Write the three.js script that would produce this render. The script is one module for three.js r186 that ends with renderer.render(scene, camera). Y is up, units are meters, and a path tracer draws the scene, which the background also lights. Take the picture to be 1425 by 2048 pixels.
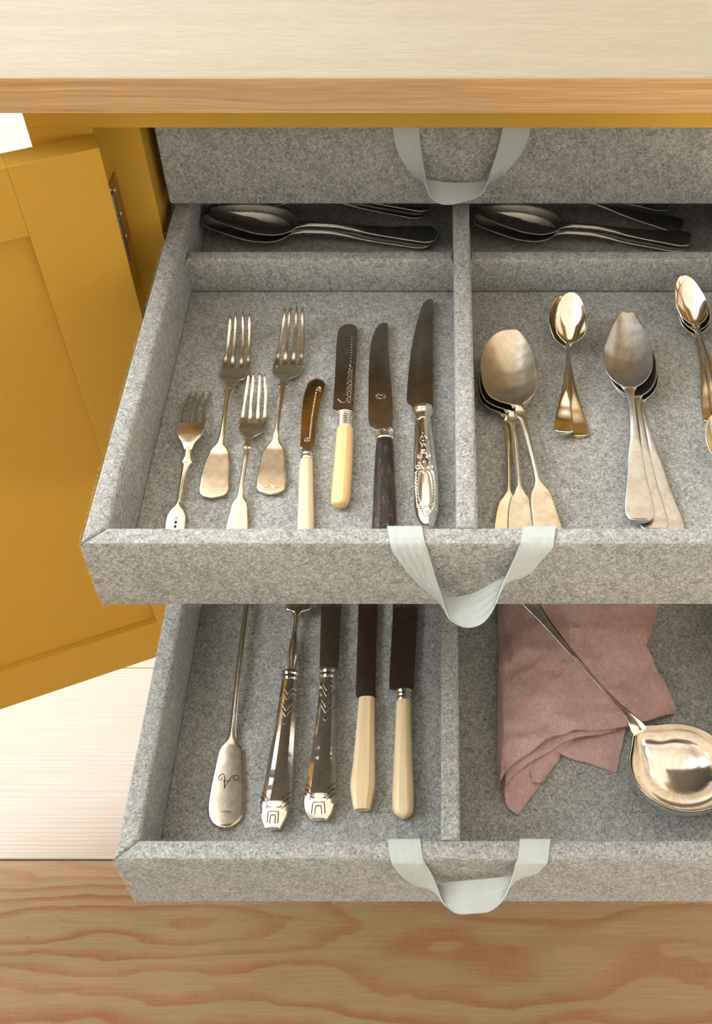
import * as THREE from 'three';
import { RoundedBoxGeometry } from 'three/addons/geometries/RoundedBoxGeometry.js';
import { mergeGeometries, mergeVertices, toCreasedNormals } from 'three/addons/utils/BufferGeometryUtils.js';
import { RectAreaLightUniformsLib } from 'three/addons/lights/RectAreaLightUniformsLib.js';

// ---------------------------------------------------------------- camera, sky, lights, exposure
const scene = new THREE.Scene();
const camera = new THREE.PerspectiveCamera(49.36, 1770 / 2048, 0.02, 60);
camera.position.set(0, 1.287, 0);
camera.rotation.x = -48.7327 * Math.PI / 180;
camera.setViewOffset(1770, 2048, 0, 0, 1425, 2048);
const renderer = new THREE.WebGLRenderer({ antialias: true });
renderer.toneMapping = THREE.LinearToneMapping;
renderer.toneMappingExposure = 0.6;
renderer.shadowMap.enabled = true;
scene.background = new THREE.Color().setRGB(2.2, 2.5, 2.8);          // bright overcast sky outside the windows
RectAreaLightUniformsLib.init();
function windowLight(name, color, intensity, w, h, at, look) {        // daylight entering one window opening
  const l = new THREE.RectAreaLight(color, intensity, w, h);
  l.name = name; l.position.set(...at); l.lookAt(...look); scene.add(l); return l;
}
windowLight('window_daylight', new THREE.Color().setRGB(0.90, 1.0, 1.12), 14, 1.9, 1.0, [-1.86, 1.98, -0.75], [0, 1.98, -0.75]);
windowLight('window_daylight_001', new THREE.Color().setRGB(0.90, 1.0, 1.12), 11, 0.8, 1.9, [-1.45, 2.56, -2.1], [-1.45, 0, -2.1]);     // roof window
windowLight('window_daylight_002', new THREE.Color().setRGB(1.0, 1.0, 1.0), 3, 1.5, 1.7, [-1.0, 1.3, -3.94], [-1.0, 1.3, 0]);
windowLight('window_daylight_003', new THREE.Color().setRGB(1.0, 0.98, 0.94), 1.2, 1.5, 1.3, [2.84, 1.7, 0.6], [0, 1.7, 0.6]);
windowLight('window_daylight_004', new THREE.Color().setRGB(1.0, 0.98, 0.94), 1.2, 2.0, 1.3, [2.84, 1.7, -2.4], [0, 1.7, -2.4]);
const sun = new THREE.DirectionalLight(new THREE.Color().setRGB(1.0, 0.98, 0.94), 94);                                             // sun through the right-hand window, falling on the floor in front
sun.name = 'sun'; sun.position.set(3.0 + 0.9, 1.75 + 0.95, 0.75 + 0.15); sun.target.position.set(3.0 - 1.75, 0, 0.6);
sun.castShadow = true; sun.shadow.mapSize.set(2048, 2048); sun.shadow.radius = 1; sun.shadow.bias = -0.0005;
Object.assign(sun.shadow.camera, { left: -4, right: 4, top: 4, bottom: -4, near: 0.1, far: 12 });
scene.add(sun, sun.target);

// ---------------------------------------------------------------- small helpers
const mm = 0.001;
function rng(seed) { let a = seed >>> 0; return () => { a = (a + 0x6d2b79f5) | 0; let t = Math.imul(a ^ (a >>> 15), 1 | a); t = (t + Math.imul(t ^ (t >>> 7), 61 | t)) ^ t; return ((t ^ (t >>> 14)) >>> 0) / 4294967296; }; }
const usedNames = new Map();
function numbered(n) { const k = usedNames.get(n) || 0; usedNames.set(n, k + 1); return k ? n + '_' + String(k).padStart(3, '0') : n; }
function thing(name, label, category, group) {
  const o = new THREE.Group(); o.name = numbered(name); o.userData = { label, category };
  if (group) o.userData.group = group;
  scene.add(o); return o;
}
function part(name, geo, mat, parent) { const m = new THREE.Mesh(geo, mat); m.name = name; parent.add(m); return m; }
function struct(name, geo, mat) { const m = geo ? new THREE.Mesh(geo, mat) : new THREE.Group(); m.name = name; m.userData.kind = 'structure'; scene.add(m); return m; }
const hash = (x, y, s) => { let h = Math.imul(x, 374761393) ^ Math.imul(y, 668265263) ^ Math.imul(s, 1274126177); h = Math.imul(h ^ (h >>> 13), 1103515245); return ((h ^ (h >>> 16)) >>> 0) / 4294967296; };
function vnoise(x, y, s, px = 0, py = 0) {                            // value noise, optionally periodic
  const xi = Math.floor(x), yi = Math.floor(y), fx = x - xi, fy = y - yi, u = fx * fx * (3 - 2 * fx), v = fy * fy * (3 - 2 * fy);
  const w = (a, p) => p ? ((a % p) + p) % p : a;
  const a = hash(w(xi, px), w(yi, py), s), b = hash(w(xi + 1, px), w(yi, py), s), c = hash(w(xi, px), w(yi + 1, py), s), d = hash(w(xi + 1, px), w(yi + 1, py), s);
  return a + (b - a) * u + (c - a) * v + (a - b - c + d) * u * v;
}
const mix3 = (a, b, t) => [a[0] + (b[0] - a[0]) * t, a[1] + (b[1] - a[1]) * t, a[2] + (b[2] - a[2]) * t];
const clamp01 = (x) => x < 0 ? 0 : x > 1 ? 1 : x;
const sstep = (a, b, x) => { const t = clamp01((x - a) / (b - a)); return t * t * (3 - 2 * t); };
function dataTex(w, h, fn, srgb, sizeX, sizeY) {                      // sizeX, sizeY: metres covered by one repeat
  const d = new Uint8Array(w * h * 4);
  for (let y = 0; y < h; y++) for (let x = 0; x < w; x++) {
    const c = fn(x, y), o = (y * w + x) * 4;
    d[o] = clamp01(c[0]) * 255; d[o + 1] = clamp01(c[1]) * 255; d[o + 2] = clamp01(c[2]) * 255; d[o + 3] = 255;
  }
  const t = new THREE.DataTexture(d, w, h, THREE.RGBAFormat);
  t.wrapS = t.wrapT = THREE.RepeatWrapping; t.magFilter = THREE.LinearFilter; t.minFilter = THREE.LinearMipmapLinearFilter; t.generateMipmaps = true;
  if (srgb) t.colorSpace = THREE.SRGBColorSpace;
  t.repeat.set(1 / sizeX, 1 / sizeY); t.needsUpdate = true; return t;
}
function boxUV(g, du = 0, dv = 0, swap = false) {                      // box-projected uv in metres
  g = g.index ? g.toNonIndexed() : g;
  const p = g.attributes.position, uv = new Float32Array(p.count * 2), a = new THREE.Vector3(), b = new THREE.Vector3(), c = new THREE.Vector3();
  for (let i = 0; i < p.count; i += 3) {
    a.fromBufferAttribute(p, i); b.fromBufferAttribute(p, i + 1); c.fromBufferAttribute(p, i + 2);
    const n = b.clone().sub(a).cross(c.clone().sub(a)), ax = Math.abs(n.x), ay = Math.abs(n.y), az = Math.abs(n.z);
    [a, b, c].forEach((v, k) => {
      let q = ay >= ax && ay >= az ? [v.x, v.z] : az >= ax ? [v.x, v.y] : [v.z, v.y];
      if (swap) q = [q[1], q[0]];
      uv[(i + k) * 2] = q[0] + du; uv[(i + k) * 2 + 1] = q[1] + dv;
    });
  }
  g.setAttribute('uv', new THREE.BufferAttribute(uv, 2)); return g;
}
function slab(x0, x1, y0, y1, z0, z1, r = 0.0012, seg = 2) {
  const w = x1 - x0, h = y1 - y0, d = z1 - z0;
  const g = new RoundedBoxGeometry(w, h, d, seg, Math.min(r, w / 2.1, h / 2.1, d / 2.1)); g.translate((x0 + x1) / 2, (y0 + y1) / 2, (z0 + z1) / 2); return g;
}
function prism(plan, y0, y1, bevel, seg = 3) {                         // plan [[x, z], ...] extruded upwards with rounded edges
  const s = new THREE.Shape(plan.map(([x, z]) => new THREE.Vector2(x, -z)));
  const g = new THREE.ExtrudeGeometry(s, { depth: y1 - y0 - 2 * bevel, bevelEnabled: true, bevelThickness: bevel, bevelSize: bevel, bevelOffset: -bevel, bevelSegments: seg });
  g.rotateX(-Math.PI / 2); g.translate(0, y0 + bevel, 0);
  return toCreasedNormals(g, 0.7);
}
function spline(xs, ys) {                                             // monotone cubic
  const n = xs.length, d = [], m = [];
  for (let i = 0; i < n - 1; i++) d.push((ys[i + 1] - ys[i]) / Math.max(1e-9, xs[i + 1] - xs[i]));
  m[0] = d[0]; m[n - 1] = d[n - 2];
  for (let i = 1; i < n - 1; i++) m[i] = d[i - 1] * d[i] <= 0 ? 0 : 2 * d[i - 1] * d[i] / (d[i - 1] + d[i]);
  return (x) => {
    let i = 0; while (i < n - 2 && x > xs[i + 1]) i++;
    const h = xs[i + 1] - xs[i], t = Math.min(1, Math.max(0, (x - xs[i]) / h)), t2 = t * t, t3 = t2 * t;
    return (2 * t3 - 3 * t2 + 1) * ys[i] + (t3 - 2 * t2 + t) * h * m[i] + (-2 * t3 + 3 * t2) * ys[i + 1] + (t3 - t2) * h * m[i + 1];
  };
}
function outward(g) {                                                 // make a closed indexed mesh wind outwards
  const p = g.attributes.position, ix = g.index.array; let v = 0;
  const a = new THREE.Vector3(), b = new THREE.Vector3(), c = new THREE.Vector3();
  for (let i = 0; i < ix.length; i += 3) { a.fromBufferAttribute(p, ix[i]); b.fromBufferAttribute(p, ix[i + 1]); c.fromBufferAttribute(p, ix[i + 2]); v += a.dot(b.cross(c)); }
  if (v < 0) for (let i = 0; i < ix.length; i += 3) { const t = ix[i]; ix[i] = ix[i + 1]; ix[i + 1] = t; }
  return g;
}
// A bar lofted along local -z. Rows in millimetres: [s, sideways, half width, height, thickness, dip, crown top, crown bottom]
function loft(rows, o = {}) {
  const S = rows.map((r) => r[0]), col = (k, f = (x) => x, def = 0) => spline(S, rows.map((r) => f(r[k] === undefined ? def : r[k])));
  const X = col(1), W2 = o.linear ? col(2) : col(2, (x) => x * x), Y = col(3), T = col(4, (x) => x, 2), D = col(5), CT = col(6), CB = col(7);
  const n = o.n || 60, s0 = S[0], s1 = S[S.length - 1], pos = [], uv = [], idx = [];
  const cols = o.cols || 14, arc = 3;
  let ss = [];
  for (let i = 0; i <= n; i++) { const t = i / n; ss.push(s0 + (s1 - s0) * (0.45 * t + 0.55 * (0.5 - 0.5 * Math.cos(Math.PI * t)))); }
  if (o.sharp) ss = [...new Set([...S, ...ss])].sort((a, b) => a - b);
  let ring = 0;
  for (const s of ss) {
    const w = o.linear ? Math.max(0.05, W2(s)) : Math.sqrt(Math.max(0.0025, W2(s))), x0 = X(s), y0 = Y(s), r = Math.min(T(s) / 2, w * 0.98), d = D(s), ct = CT(s), cb = CB(s), pts = [];
    if (o.poly) for (const [a, b] of o.poly) pts.push([a * w, b * T(s) / 2]);
    else {
      const iw = w - r;
      for (let i = 0; i <= cols; i++) { const u = -1 + 2 * i / cols, q = 1 - u * u; pts.push([u * iw, r - d * q + ct * q]); }
      for (let i = 1; i <= arc; i++) { const a = Math.PI / 2 - Math.PI * i / (arc + 1); pts.push([iw + r * Math.cos(a), r * Math.sin(a)]); }
      for (let i = 0; i <= cols; i++) { const u = 1 - 2 * i / cols, q = 1 - u * u; pts.push([u * iw, -r - d * q - cb * q]); }
      for (let i = 1; i <= arc; i++) { const a = -Math.PI / 2 - Math.PI * i / (arc + 1); pts.push([-iw + r * Math.cos(a), r * Math.sin(a)]); }
    }
    ring = pts.length;
    for (const [px, py] of pts) { pos.push((x0 + px) * mm, (y0 + py) * mm, -s * mm); uv.push((x0 + px) * mm, s * mm); }
  }
  const R = ss.length;
  for (let i = 0; i < R - 1; i++) for (let j = 0; j < ring; j++) {
    const a = i * ring + j, b = i * ring + (j + 1) % ring, c = a + ring, e = b + ring;
    idx.push(a, c, b, b, c, e);
  }
  for (const [at, flip] of [[0, 0], [R - 1, 1]]) {
    const k = pos.length / 3; let cx = 0, cy = 0, cz = 0;
    for (let j = 0; j < ring; j++) { cx += pos[(at * ring + j) * 3]; cy += pos[(at * ring + j) * 3 + 1]; cz = pos[(at * ring + j) * 3 + 2]; }
    pos.push(cx / ring, cy / ring, cz); uv.push(cx / ring, -cz);
    for (let j = 0; j < ring; j++) { const a = at * ring + j, b = at * ring + (j + 1) % ring; if (flip) idx.push(a, k, b); else idx.push(a, b, k); }
  }
  let g = new THREE.BufferGeometry();
  g.setAttribute('position', new THREE.Float32BufferAttribute(pos, 3)); g.setAttribute('uv', new THREE.Float32BufferAttribute(uv, 2)); g.setIndex(idx);
  outward(g);
  if (o.crease) return toCreasedNormals(g, o.crease);
  g.computeVertexNormals(); return g;
}
const V = (x, y, z) => new THREE.Vector3(x, y, z);
// wire: a fine tube through points given as [x, height, s] in millimetres in the item's own axes
function wire(pts, r, o = {}) {
  const c = new THREE.CatmullRomCurve3(pts.map(([x, y, s]) => V(x * mm, y * mm, -s * mm)), !!o.closed, 'catmullrom', o.tension ?? 0.5);
  return new THREE.TubeGeometry(c, o.n || pts.length * 5, r * mm, 6, !!o.closed);
}
function bead(x, y, s, r, flat = 0.5) { const g = new THREE.SphereGeometry(r * mm, 8, 6); g.scale(1, flat, 1); g.translate(x * mm, y * mm, -s * mm); return g; }
function ringAt(s, r, tube, y, x = 0, sy = 1) { const g = new THREE.TorusGeometry(r * mm, tube * mm, 10, 28); g.scale(1, sy, 1); g.translate(x * mm, y * mm, -s * mm); return g; }
function scrollPts(cx, cs, r0, turns, dir, y, start = 0, n = 14) { const p = []; for (let i = 0; i <= n; i++) { const t = i / n, a = start + dir * turns * 2 * Math.PI * t, r = r0 * (1 - 0.8 * t); p.push([cx + r * Math.cos(a), typeof y === 'function' ? y(cx + r * Math.cos(a)) : y, cs + r * Math.sin(a)]); } return p; }

// ---------------------------------------------------------------- textures and materials
const R0 = rng(11);
const FELT = 768, felt = new Float32Array(FELT * FELT);
for (let y = 0; y < FELT; y++) for (let x = 0; x < FELT; x++) {
  const k = (f, s) => vnoise(x * f / FELT, y * f / FELT, s, f, f) - 0.5;
  felt[y * FELT + x] = k(10, 1) * 0.07 + k(48, 2) * 0.10 + k(128, 3) * 0.22 + k(256, 4) * 0.36;
}
for (let i = 0; i < 26000; i++) {                                     // individual light and dark wool fibres
  let x = R0() * FELT, y = R0() * FELT, a = R0() * Math.PI * 2; const len = 4 + R0() * 13, bend = (R0() - 0.5) * 0.22, v = (R0() < 0.48 ? -1 : 0.85) * (0.08 + R0() * 0.24);
  for (let k = 0; k < len; k++) { const o = ((y | 0) % FELT + FELT) % FELT * FELT + ((x | 0) % FELT + FELT) % FELT; felt[o] += v * 0.66; x += Math.cos(a); y += Math.sin(a); a += bend; }
}
const feltColor = dataTex(FELT, FELT, (x, y) => { const v = clamp01(0.628 + felt[y * FELT + x] * 0.55); return [v * 0.99 + 0.004, v * 0.985 + 0.004, v * 0.955]; }, true, 0.2, 0.2);
const feltBump = dataTex(FELT, FELT, (x, y) => { const v = 0.5 + felt[y * FELT + x] * 0.6; return [v, v, v]; }, false, 0.2, 0.2);
const M = {};
M.felt = new THREE.MeshPhysicalMaterial({ name: 'grey wool felt', map: feltColor, bumpMap: feltBump, bumpScale: 0.0009, roughness: 1, sheen: 0.35, sheenColor: new THREE.Color(0xffffff), sheenRoughness: 0.6, specularIntensity: 0.2 });
M.fuzz = new THREE.MeshStandardMaterial({ name: 'loose wool fibre', color: 0xd8d8d2, roughness: 1 });

// oak worktop: fine straight grain along x
const oakTop = dataTex(2048, 768, (x, y) => {
  const X = x / 2048 * 0.9, Y = y / 768 * 0.35;
  let v = 0.4 * (vnoise(X * 30, Y * 900, 21) - 0.5) + 0.6 * (vnoise(X * 110, Y * 1500, 22) - 0.5) + 0.5 * (vnoise(X * 3, Y * 60, 23) - 0.5) + 0.3 * (vnoise(X * 110, Y * 2600, 24) - 0.5);
  const pore = vnoise(X * 70, Y * 1700, 25); const p = pore > 0.84 ? (pore - 0.84) * 1.6 : 0;
  return mix3([0.575, 0.52, 0.43], [0.645, 0.61, 0.53], clamp01(0.5 + v * 0.75 - p));
}, true, 0.9, 0.35);
const oakEdge = dataTex(2048, 256, (x, y) => {
  const X = x / 2048 * 0.9, Y = y / 256 * 0.06, w = 0.012 * (vnoise(X * 5, Y * 14, 33) - 0.5) + 0.004 * (vnoise(X * 16, Y * 40, 35) - 0.5);
  let v = 0.9 * (vnoise(X * 6, (Y + w) * 420, 31) - 0.5) + 0.7 * (vnoise(X * 24, (Y + w) * 1300, 32) - 0.5) + 0.5 * (vnoise(X * 60, Y * 2400, 34) - 0.5);
  return mix3([0.65, 0.48, 0.31], [0.84, 0.69, 0.50], clamp01(0.55 + v * 0.52));
}, true, 0.9, 0.06);
M.oakTop = new THREE.MeshPhysicalMaterial({ name: 'pale oiled oak', map: oakTop, roughness: 0.42, specularIntensity: 0.6 });
M.oakEdge = new THREE.MeshPhysicalMaterial({ name: 'oak edge grain', map: oakEdge, roughness: 0.5, specularIntensity: 0.5 });
// floor boards: a broad flat-sawn board and pale fine-grained boards
const pineFlat = dataTex(2048, 640, (x, y) => {
  const X = x / 2048 * 1.1, Z = y / 640 * 0.274;                       // Z = 0 at the far seam
  const zc = 0.075 + 0.02 * (vnoise(X * 2.3, 3.3, 41) - 0.5);
  const d = Math.abs(Z - zc);
  let f = Math.pow(d / 0.03, 1.15) * 0.62 + (2.6 * vnoise(X * 3.2, Z * 12, 42) + 0.7 * vnoise(X * 9, Z * 30, 53)) * (1 - 0.6 * sstep(0.10, 0.19, Z)) + 0.5 * vnoise(X * 13, Z * 45, 43) + 0.14 * vnoise(X * 50, Z * 120, 44);
  const r = f * 1.45 - Math.floor(f * 1.45);
  const late = sstep(0.30, 0.86, r) * (1 - sstep(0.90, 0.99, r));
  const fine = 0.5 * (vnoise(X * 26, Z * 1300, 45) - 0.5) + 0.35 * (vnoise(X * 90, Z * 2200, 46) - 0.5);
  const cross = (vnoise(X * 700, Z * 60, 47) - 0.5) * 0.05 * late, blot = vnoise(X * 7, Z * 30, 48);
  let c = mix3(mix3([0.665, 0.55, 0.40], [0.645, 0.555, 0.425], blot), [0.62, 0.40, 0.265], late * (0.36 + 0.55 * vnoise(X * 5, Z * 22, 49)));
  const pink = sstep(0.55, 0.8, vnoise(X * 6 + 9, Z * 20, 50)) * 0.35; c = mix3(c, [0.73, 0.58, 0.47], pink);
  const k = 0.94 + fine * 0.16 + cross; c = [c[0] * k, c[1] * k, c[2] * k];
  if (vnoise(X * 420, Z * 420, 51) > 0.962 && vnoise(X * 30, Z * 30, 52) > 0.5) c = mix3(c, [0.36, 0.24, 0.15], 0.5);
  return c;
}, true, 1.1, 0.274);
const pineFine = dataTex(1536, 640, (x, y) => {
  const X = x / 1536 * 1.1, Z = y / 640 * 0.274;
  const w = Z + 0.010 * (vnoise(X * 2, Z * 8, 61) - 0.5) + 0.003 * (vnoise(X * 7, Z * 30, 62) - 0.5);
  const f = w * 235 + 2.6 * vnoise(X * 1.8, w * 46, 63), r = f - Math.floor(f), late = sstep(0.4, 0.8, r) * (1 - sstep(0.86, 1, r));
  const fine = vnoise(X * 20, Z * 1200, 64) - 0.5, blot = vnoise(X * 3, Z * 16, 65);
  let c = mix3(mix3([0.79, 0.745, 0.68], [0.785, 0.73, 0.68], blot), [0.74, 0.63, 0.525], late * 0.62 * (0.15 + 0.85 * vnoise(X * 3, Z * 50, 66)));
  const k = 1 + fine * 0.07; return [c[0] * k, c[1] * k, c[2] * k];
}, true, 1.1, 0.274);
M.boardFlat = new THREE.MeshPhysicalMaterial({ name: 'orange brown flat-sawn pine', map: pineFlat, roughness: 0.42, specularIntensity: 0.6 });
M.boardFine = new THREE.MeshPhysicalMaterial({ name: 'pale fine-grained pine', map: pineFine, roughness: 0.36, specularIntensity: 0.6 });
M.under = new THREE.MeshStandardMaterial({ name: 'dark subfloor', color: 0x241a12, roughness: 1 });
const paintBump = dataTex(256, 256, (x, y) => { const v = 0.5 + 0.5 * (vnoise(x / 256 * 90, y / 256 * 30, 71, 90, 30) - 0.5) + 0.5 * (vnoise(x / 256 * 128, y / 256 * 128, 72, 128, 128) - 0.5); return [v, v, v]; }, false, 0.1, 0.1);
M.yellow = new THREE.MeshPhysicalMaterial({ name: 'mustard yellow eggshell paint', color: new THREE.Color().setRGB(0.62, 0.35, 0.04), bumpMap: paintBump, bumpScale: 0.00006, roughness: 0.5, specularIntensity: 0.6 });
M.carcass = new THREE.MeshStandardMaterial({ name: 'unpainted cabinet interior', color: 0x4a3a28, roughness: 0.9 });
M.wall = new THREE.MeshStandardMaterial({ name: 'warm white plaster', color: new THREE.Color().setRGB(0.86, 0.83, 0.77), roughness: 0.95 });
M.ceiling = new THREE.MeshStandardMaterial({ name: 'white ceiling paint', color: new THREE.Color().setRGB(0.90, 0.87, 0.81), roughness: 0.95 });
M.frame = new THREE.MeshStandardMaterial({ name: 'white window paint', color: 0xece8e0, roughness: 0.5 });
M.pane = new THREE.MeshPhysicalMaterial({ name: 'window glass', color: 0xffffff, transmission: 1, thickness: 0, roughness: 0.02, ior: 1.5 });
// metals
const scratch = dataTex(512, 512, (x, y) => {
  const n = 0.5 + 0.6 * (vnoise(x / 512 * 160, y / 512 * 12, 81, 160, 12) - 0.5) + 0.5 * (vnoise(x / 512 * 20, y / 512 * 20, 82, 20, 20) - 0.5) + 0.3 * (vnoise(x / 512 * 128, y / 512 * 128, 83, 128, 128) - 0.5);
  return [n, 0.72 + 0.28 * n, n];
}, false, 0.05, 0.05);
const tarnish = dataTex(256, 256, (x, y) => {
  const n = clamp01(0.75 + 0.5 * (vnoise(x / 256 * 10, y / 256 * 10, 84, 10, 10) - 0.5) + 0.4 * (vnoise(x / 256 * 40, y / 256 * 40, 85, 40, 40) - 0.5));
  return mix3([0.86, 0.84, 0.80], [1, 1, 1], n);
}, true, 0.05, 0.05);
const metal = (name, r, g, b, rough, bump = 0.00001) => new THREE.MeshPhysicalMaterial({ name, color: new THREE.Color().setRGB(r, g, b), map: tarnish, metalness: 1, roughness: rough, roughnessMap: scratch, bumpMap: scratch, bumpScale: bump });
M.silver = metal('warm aged silver plate', 0.86, 0.76, 0.60, 0.26);
M.bright = metal('polished silver', 0.90, 0.85, 0.78, 0.13);
M.dull = metal('dull pewter-grey silver', 0.61, 0.60, 0.56, 0.37, 0.00002);
M.brass = metal('worn golden plate', 0.77, 0.65, 0.46, 0.27);
M.satin = metal('satin aged silver', 0.70, 0.63, 0.49, 0.36, 0.00002);
M.blade = metal('old carbon steel blade', 0.42, 0.37, 0.32, 0.28);
M.bladeBrown = metal('dark stained steel blade', 0.22, 0.16, 0.12, 0.42);
M.bladeGold = metal('gilded blade', 0.66, 0.50, 0.28, 0.20);
M.dark = new THREE.MeshStandardMaterial({ name: 'blackened engraving', color: 0x3a322a, roughness: 0.7, metalness: 0.3 });
const ivoryTex = dataTex(256, 512, (x, y) => { const n = 0.5 + 0.8 * (vnoise(x / 256 * 60, y / 512 * 5, 91, 60, 5) - 0.5) + 0.4 * (vnoise(x / 256 * 14, y / 512 * 3, 92, 14, 3) - 0.5); return mix3([0.93, 0.91, 0.86], [1, 1, 1], clamp01(n)); }, true, 0.03, 0.12);
const ivory = (name, r, g, b) => new THREE.MeshPhysicalMaterial({ name, color: new THREE.Color().setRGB(r, g, b), map: ivoryTex, roughness: 0.32, specularIntensity: 0.8, clearcoat: 0.15, clearcoatRoughness: 0.3 });
M.bone = ivory('cream bone', 0.90, 0.75, 0.51);
M.amberIvory = ivory('yellowed ivory', 0.95, 0.68, 0.34);
M.paleIvory = ivory('pale celluloid ivory', 0.95, 0.74, 0.46);
M.greenIvory = ivory('pale yellow celluloid', 0.95, 0.76, 0.46);
const hornTex = dataTex(256, 512, (x, y) => {
  const n = 0.5 * vnoise(x / 256 * 20, y / 512 * 14, 95, 20, 14) + 0.5 * vnoise(x / 256 * 60, y / 512 * 50, 96, 60, 50), s = vnoise(x / 256 * 7, y / 512 * 9, 97, 7, 9);
  return mix3([0.11, 0.09, 0.085], mix3([0.36, 0.22, 0.13], [0.50, 0.36, 0.24], sstep(0.6, 0.8, n)), sstep(0.42, 0.72, n) * (0.25 + 0.75 * s));
}, true, 0.03, 0.09);
M.horn = new THREE.MeshPhysicalMaterial({ name: 'dark mottled horn', map: hornTex, roughness: 0.45, bumpMap: hornTex, bumpScale: 0.0002 });
// linen and woven tape
const linenB = dataTex(512, 512, (x, y) => { const a = vnoise(x / 512 * 128, y / 512 * 20, 101, 128, 20), b = vnoise(x / 512 * 20, y / 512 * 128, 102, 20, 128), v = 0.5 * a + 0.5 * b; return [v, v, v]; }, false, 0.06, 0.06);
const linenC = dataTex(512, 512, (x, y) => {
  const a = vnoise(x / 512 * 170, y / 512 * 26, 103, 170, 26), b = vnoise(x / 512 * 26, y / 512 * 170, 104, 26, 170), c = vnoise(x / 512 * 4, y / 512 * 4, 105, 4, 4);
  return mix3([0.71, 0.575, 0.545], [0.86, 0.725, 0.685], clamp01(0.5 + 0.45 * (a + b - 1) + 0.5 * (c - 0.5)));
}, true, 0.09, 0.09);
M.linen = new THREE.MeshPhysicalMaterial({ name: 'dusty pink washed linen', map: linenC, bumpMap: linenB, bumpScale: 0.0003, roughness: 0.95, sheen: 0.3, sheenColor: new THREE.Color(0xffe6e0), sheenRoughness: 0.6, specularIntensity: 0.2 });
const tapeFn = (x, y) => { const u = x / 256, q = (u * 8) % 2, z = q < 1 ? q : 2 - q, t = (y / 256 * 16 + z * 4) % 1; return Math.abs(t - 0.5) * 2; };   // herringbone twill
const tapeC = dataTex(256, 256, (x, y) => { const v = tapeFn(x, y); return mix3([0.72, 0.745, 0.72], [0.85, 0.875, 0.85], v); }, true, 1, 0.024);
const tapeB = dataTex(256, 256, (x, y) => { const v = tapeFn(x, y); return [v, v, v]; }, false, 1, 0.024);
M.tape = new THREE.MeshPhysicalMaterial({ name: 'pale grey herringbone cotton tape', map: tapeC, bumpMap: tapeB, bumpScale: 0.00025, roughness: 0.9, specularIntensity: 0.2 });
M.hinge = metal('dull steel hinge', 0.45, 0.38, 0.28, 0.4);

// ---------------------------------------------------------------- the room
{
  const floor = struct('floor');
  const sub = part('subfloor', slab(-2.5, 3.0, -0.08, -0.022, -4.2, 2.2, 0.001), M.under, floor);
  sub.userData.kind = 'structure';
  const seam = -0.5714, W = 0.274;
  for (let k = -14; k <= 10; k++) {
    const z0 = Math.max(-4.2, seam + k * W), z1 = Math.min(2.2, seam + (k + 1) * W); if (z1 - z0 < 0.05) continue;
    const flat = k === 0 || k === -9 || k === 7, g = boxUV(slab(-2.5, 3.0, -0.022, 0, z0 + (k === 0 ? 0.0011 : 0.0002), z1 - (k === -1 ? 0.0011 : 0.0002), k === 0 || k === -1 ? 0.0012 : 0.0004, 1), flat ? 0.62 + k * 0.37 : 1.0 - 0.3 * (k + 1), -seam - k * W);
    part('floorboard', g, flat ? M.boardFlat : M.boardFine, floor);
  }
  const wallWith = (name, len, holes, place) => {                     // a wall with window openings, 12 cm thick, local x along it
    const tall = name === 'ceiling' ? 6.6 : 2.6, s = new THREE.Shape([V(0, 0, 0), V(len, 0, 0), V(len, tall, 0), V(0, tall, 0)].map((p) => new THREE.Vector2(p.x, p.y)));
    for (const [x0, x1, y0, y1] of holes) s.holes.push(new THREE.Path([new THREE.Vector2(x0, y0), new THREE.Vector2(x1, y0), new THREE.Vector2(x1, y1), new THREE.Vector2(x0, y1)]));
    const m = struct(name, new THREE.ExtrudeGeometry(s, { depth: 0.12, bevelEnabled: false }), M.wall); place(m); m.updateMatrixWorld();
    for (const h of holes) windowUnit(h, m);
  };
  let wn = 1;
  const windowUnit = ([x0, x1, y0, y1], wall) => {
    const w = struct('window_' + wn++); w.position.copy(wall.position); w.quaternion.copy(wall.quaternion);
    const f = 0.05, z0 = 0.02, z1 = 0.07, xm = (x0 + x1) / 2, ym = (y0 + y1) / 2;
    for (const b of [[x0, x1, y0, y0 + f], [x0, x1, y1 - f, y1], [x0, x0 + f, y0 + f, y1 - f], [x1 - f, x1, y0 + f, y1 - f]]) part('window_frame', slab(b[0], b[1], b[2], b[3], z0, z1), M.frame, w);
    part('mullion', slab(xm - 0.02, xm + 0.02, y0 + f, y1 - f, z0 + 0.01, z1 - 0.01), M.frame, w);
    for (const [a, b] of [[x0 + f, xm - 0.02], [xm + 0.02, x1 - f]]) part('pane', slab(a, b, y0 + f, y1 - f, 0.043, 0.047, 0.0005, 1), M.pane, w);
  };
  wallWith('ceiling', 5.74, [[0.77, 1.57, 3.45, 5.35]], (m) => { m.material = M.ceiling; m.position.set(-2.62, 2.6, 2.3); m.rotation.x = -Math.PI / 2; });
  wallWith('wall_left', 6.4, [[2.5, 4.4, 1.48, 2.48]], (m) => { m.position.set(-2.0, 0, -4.2); m.rotation.y = -Math.PI / 2; });
  wallWith('wall_right', 6.4, [[4.05, 5.55, 1.05, 2.35], [0.8, 2.8, 1.05, 2.35]], (m) => { m.position.set(3.12, 0, -4.2); m.rotation.y = -Math.PI / 2; });
  wallWith('wall_back', 5.74, [[0.87, 2.37, 0.45, 2.15]], (m) => { m.position.set(-2.62, 0, -4.32); });
  wallWith('wall_front', 5.74, [], (m) => { m.position.set(-2.62, 0, 2.2); });
}

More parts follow.
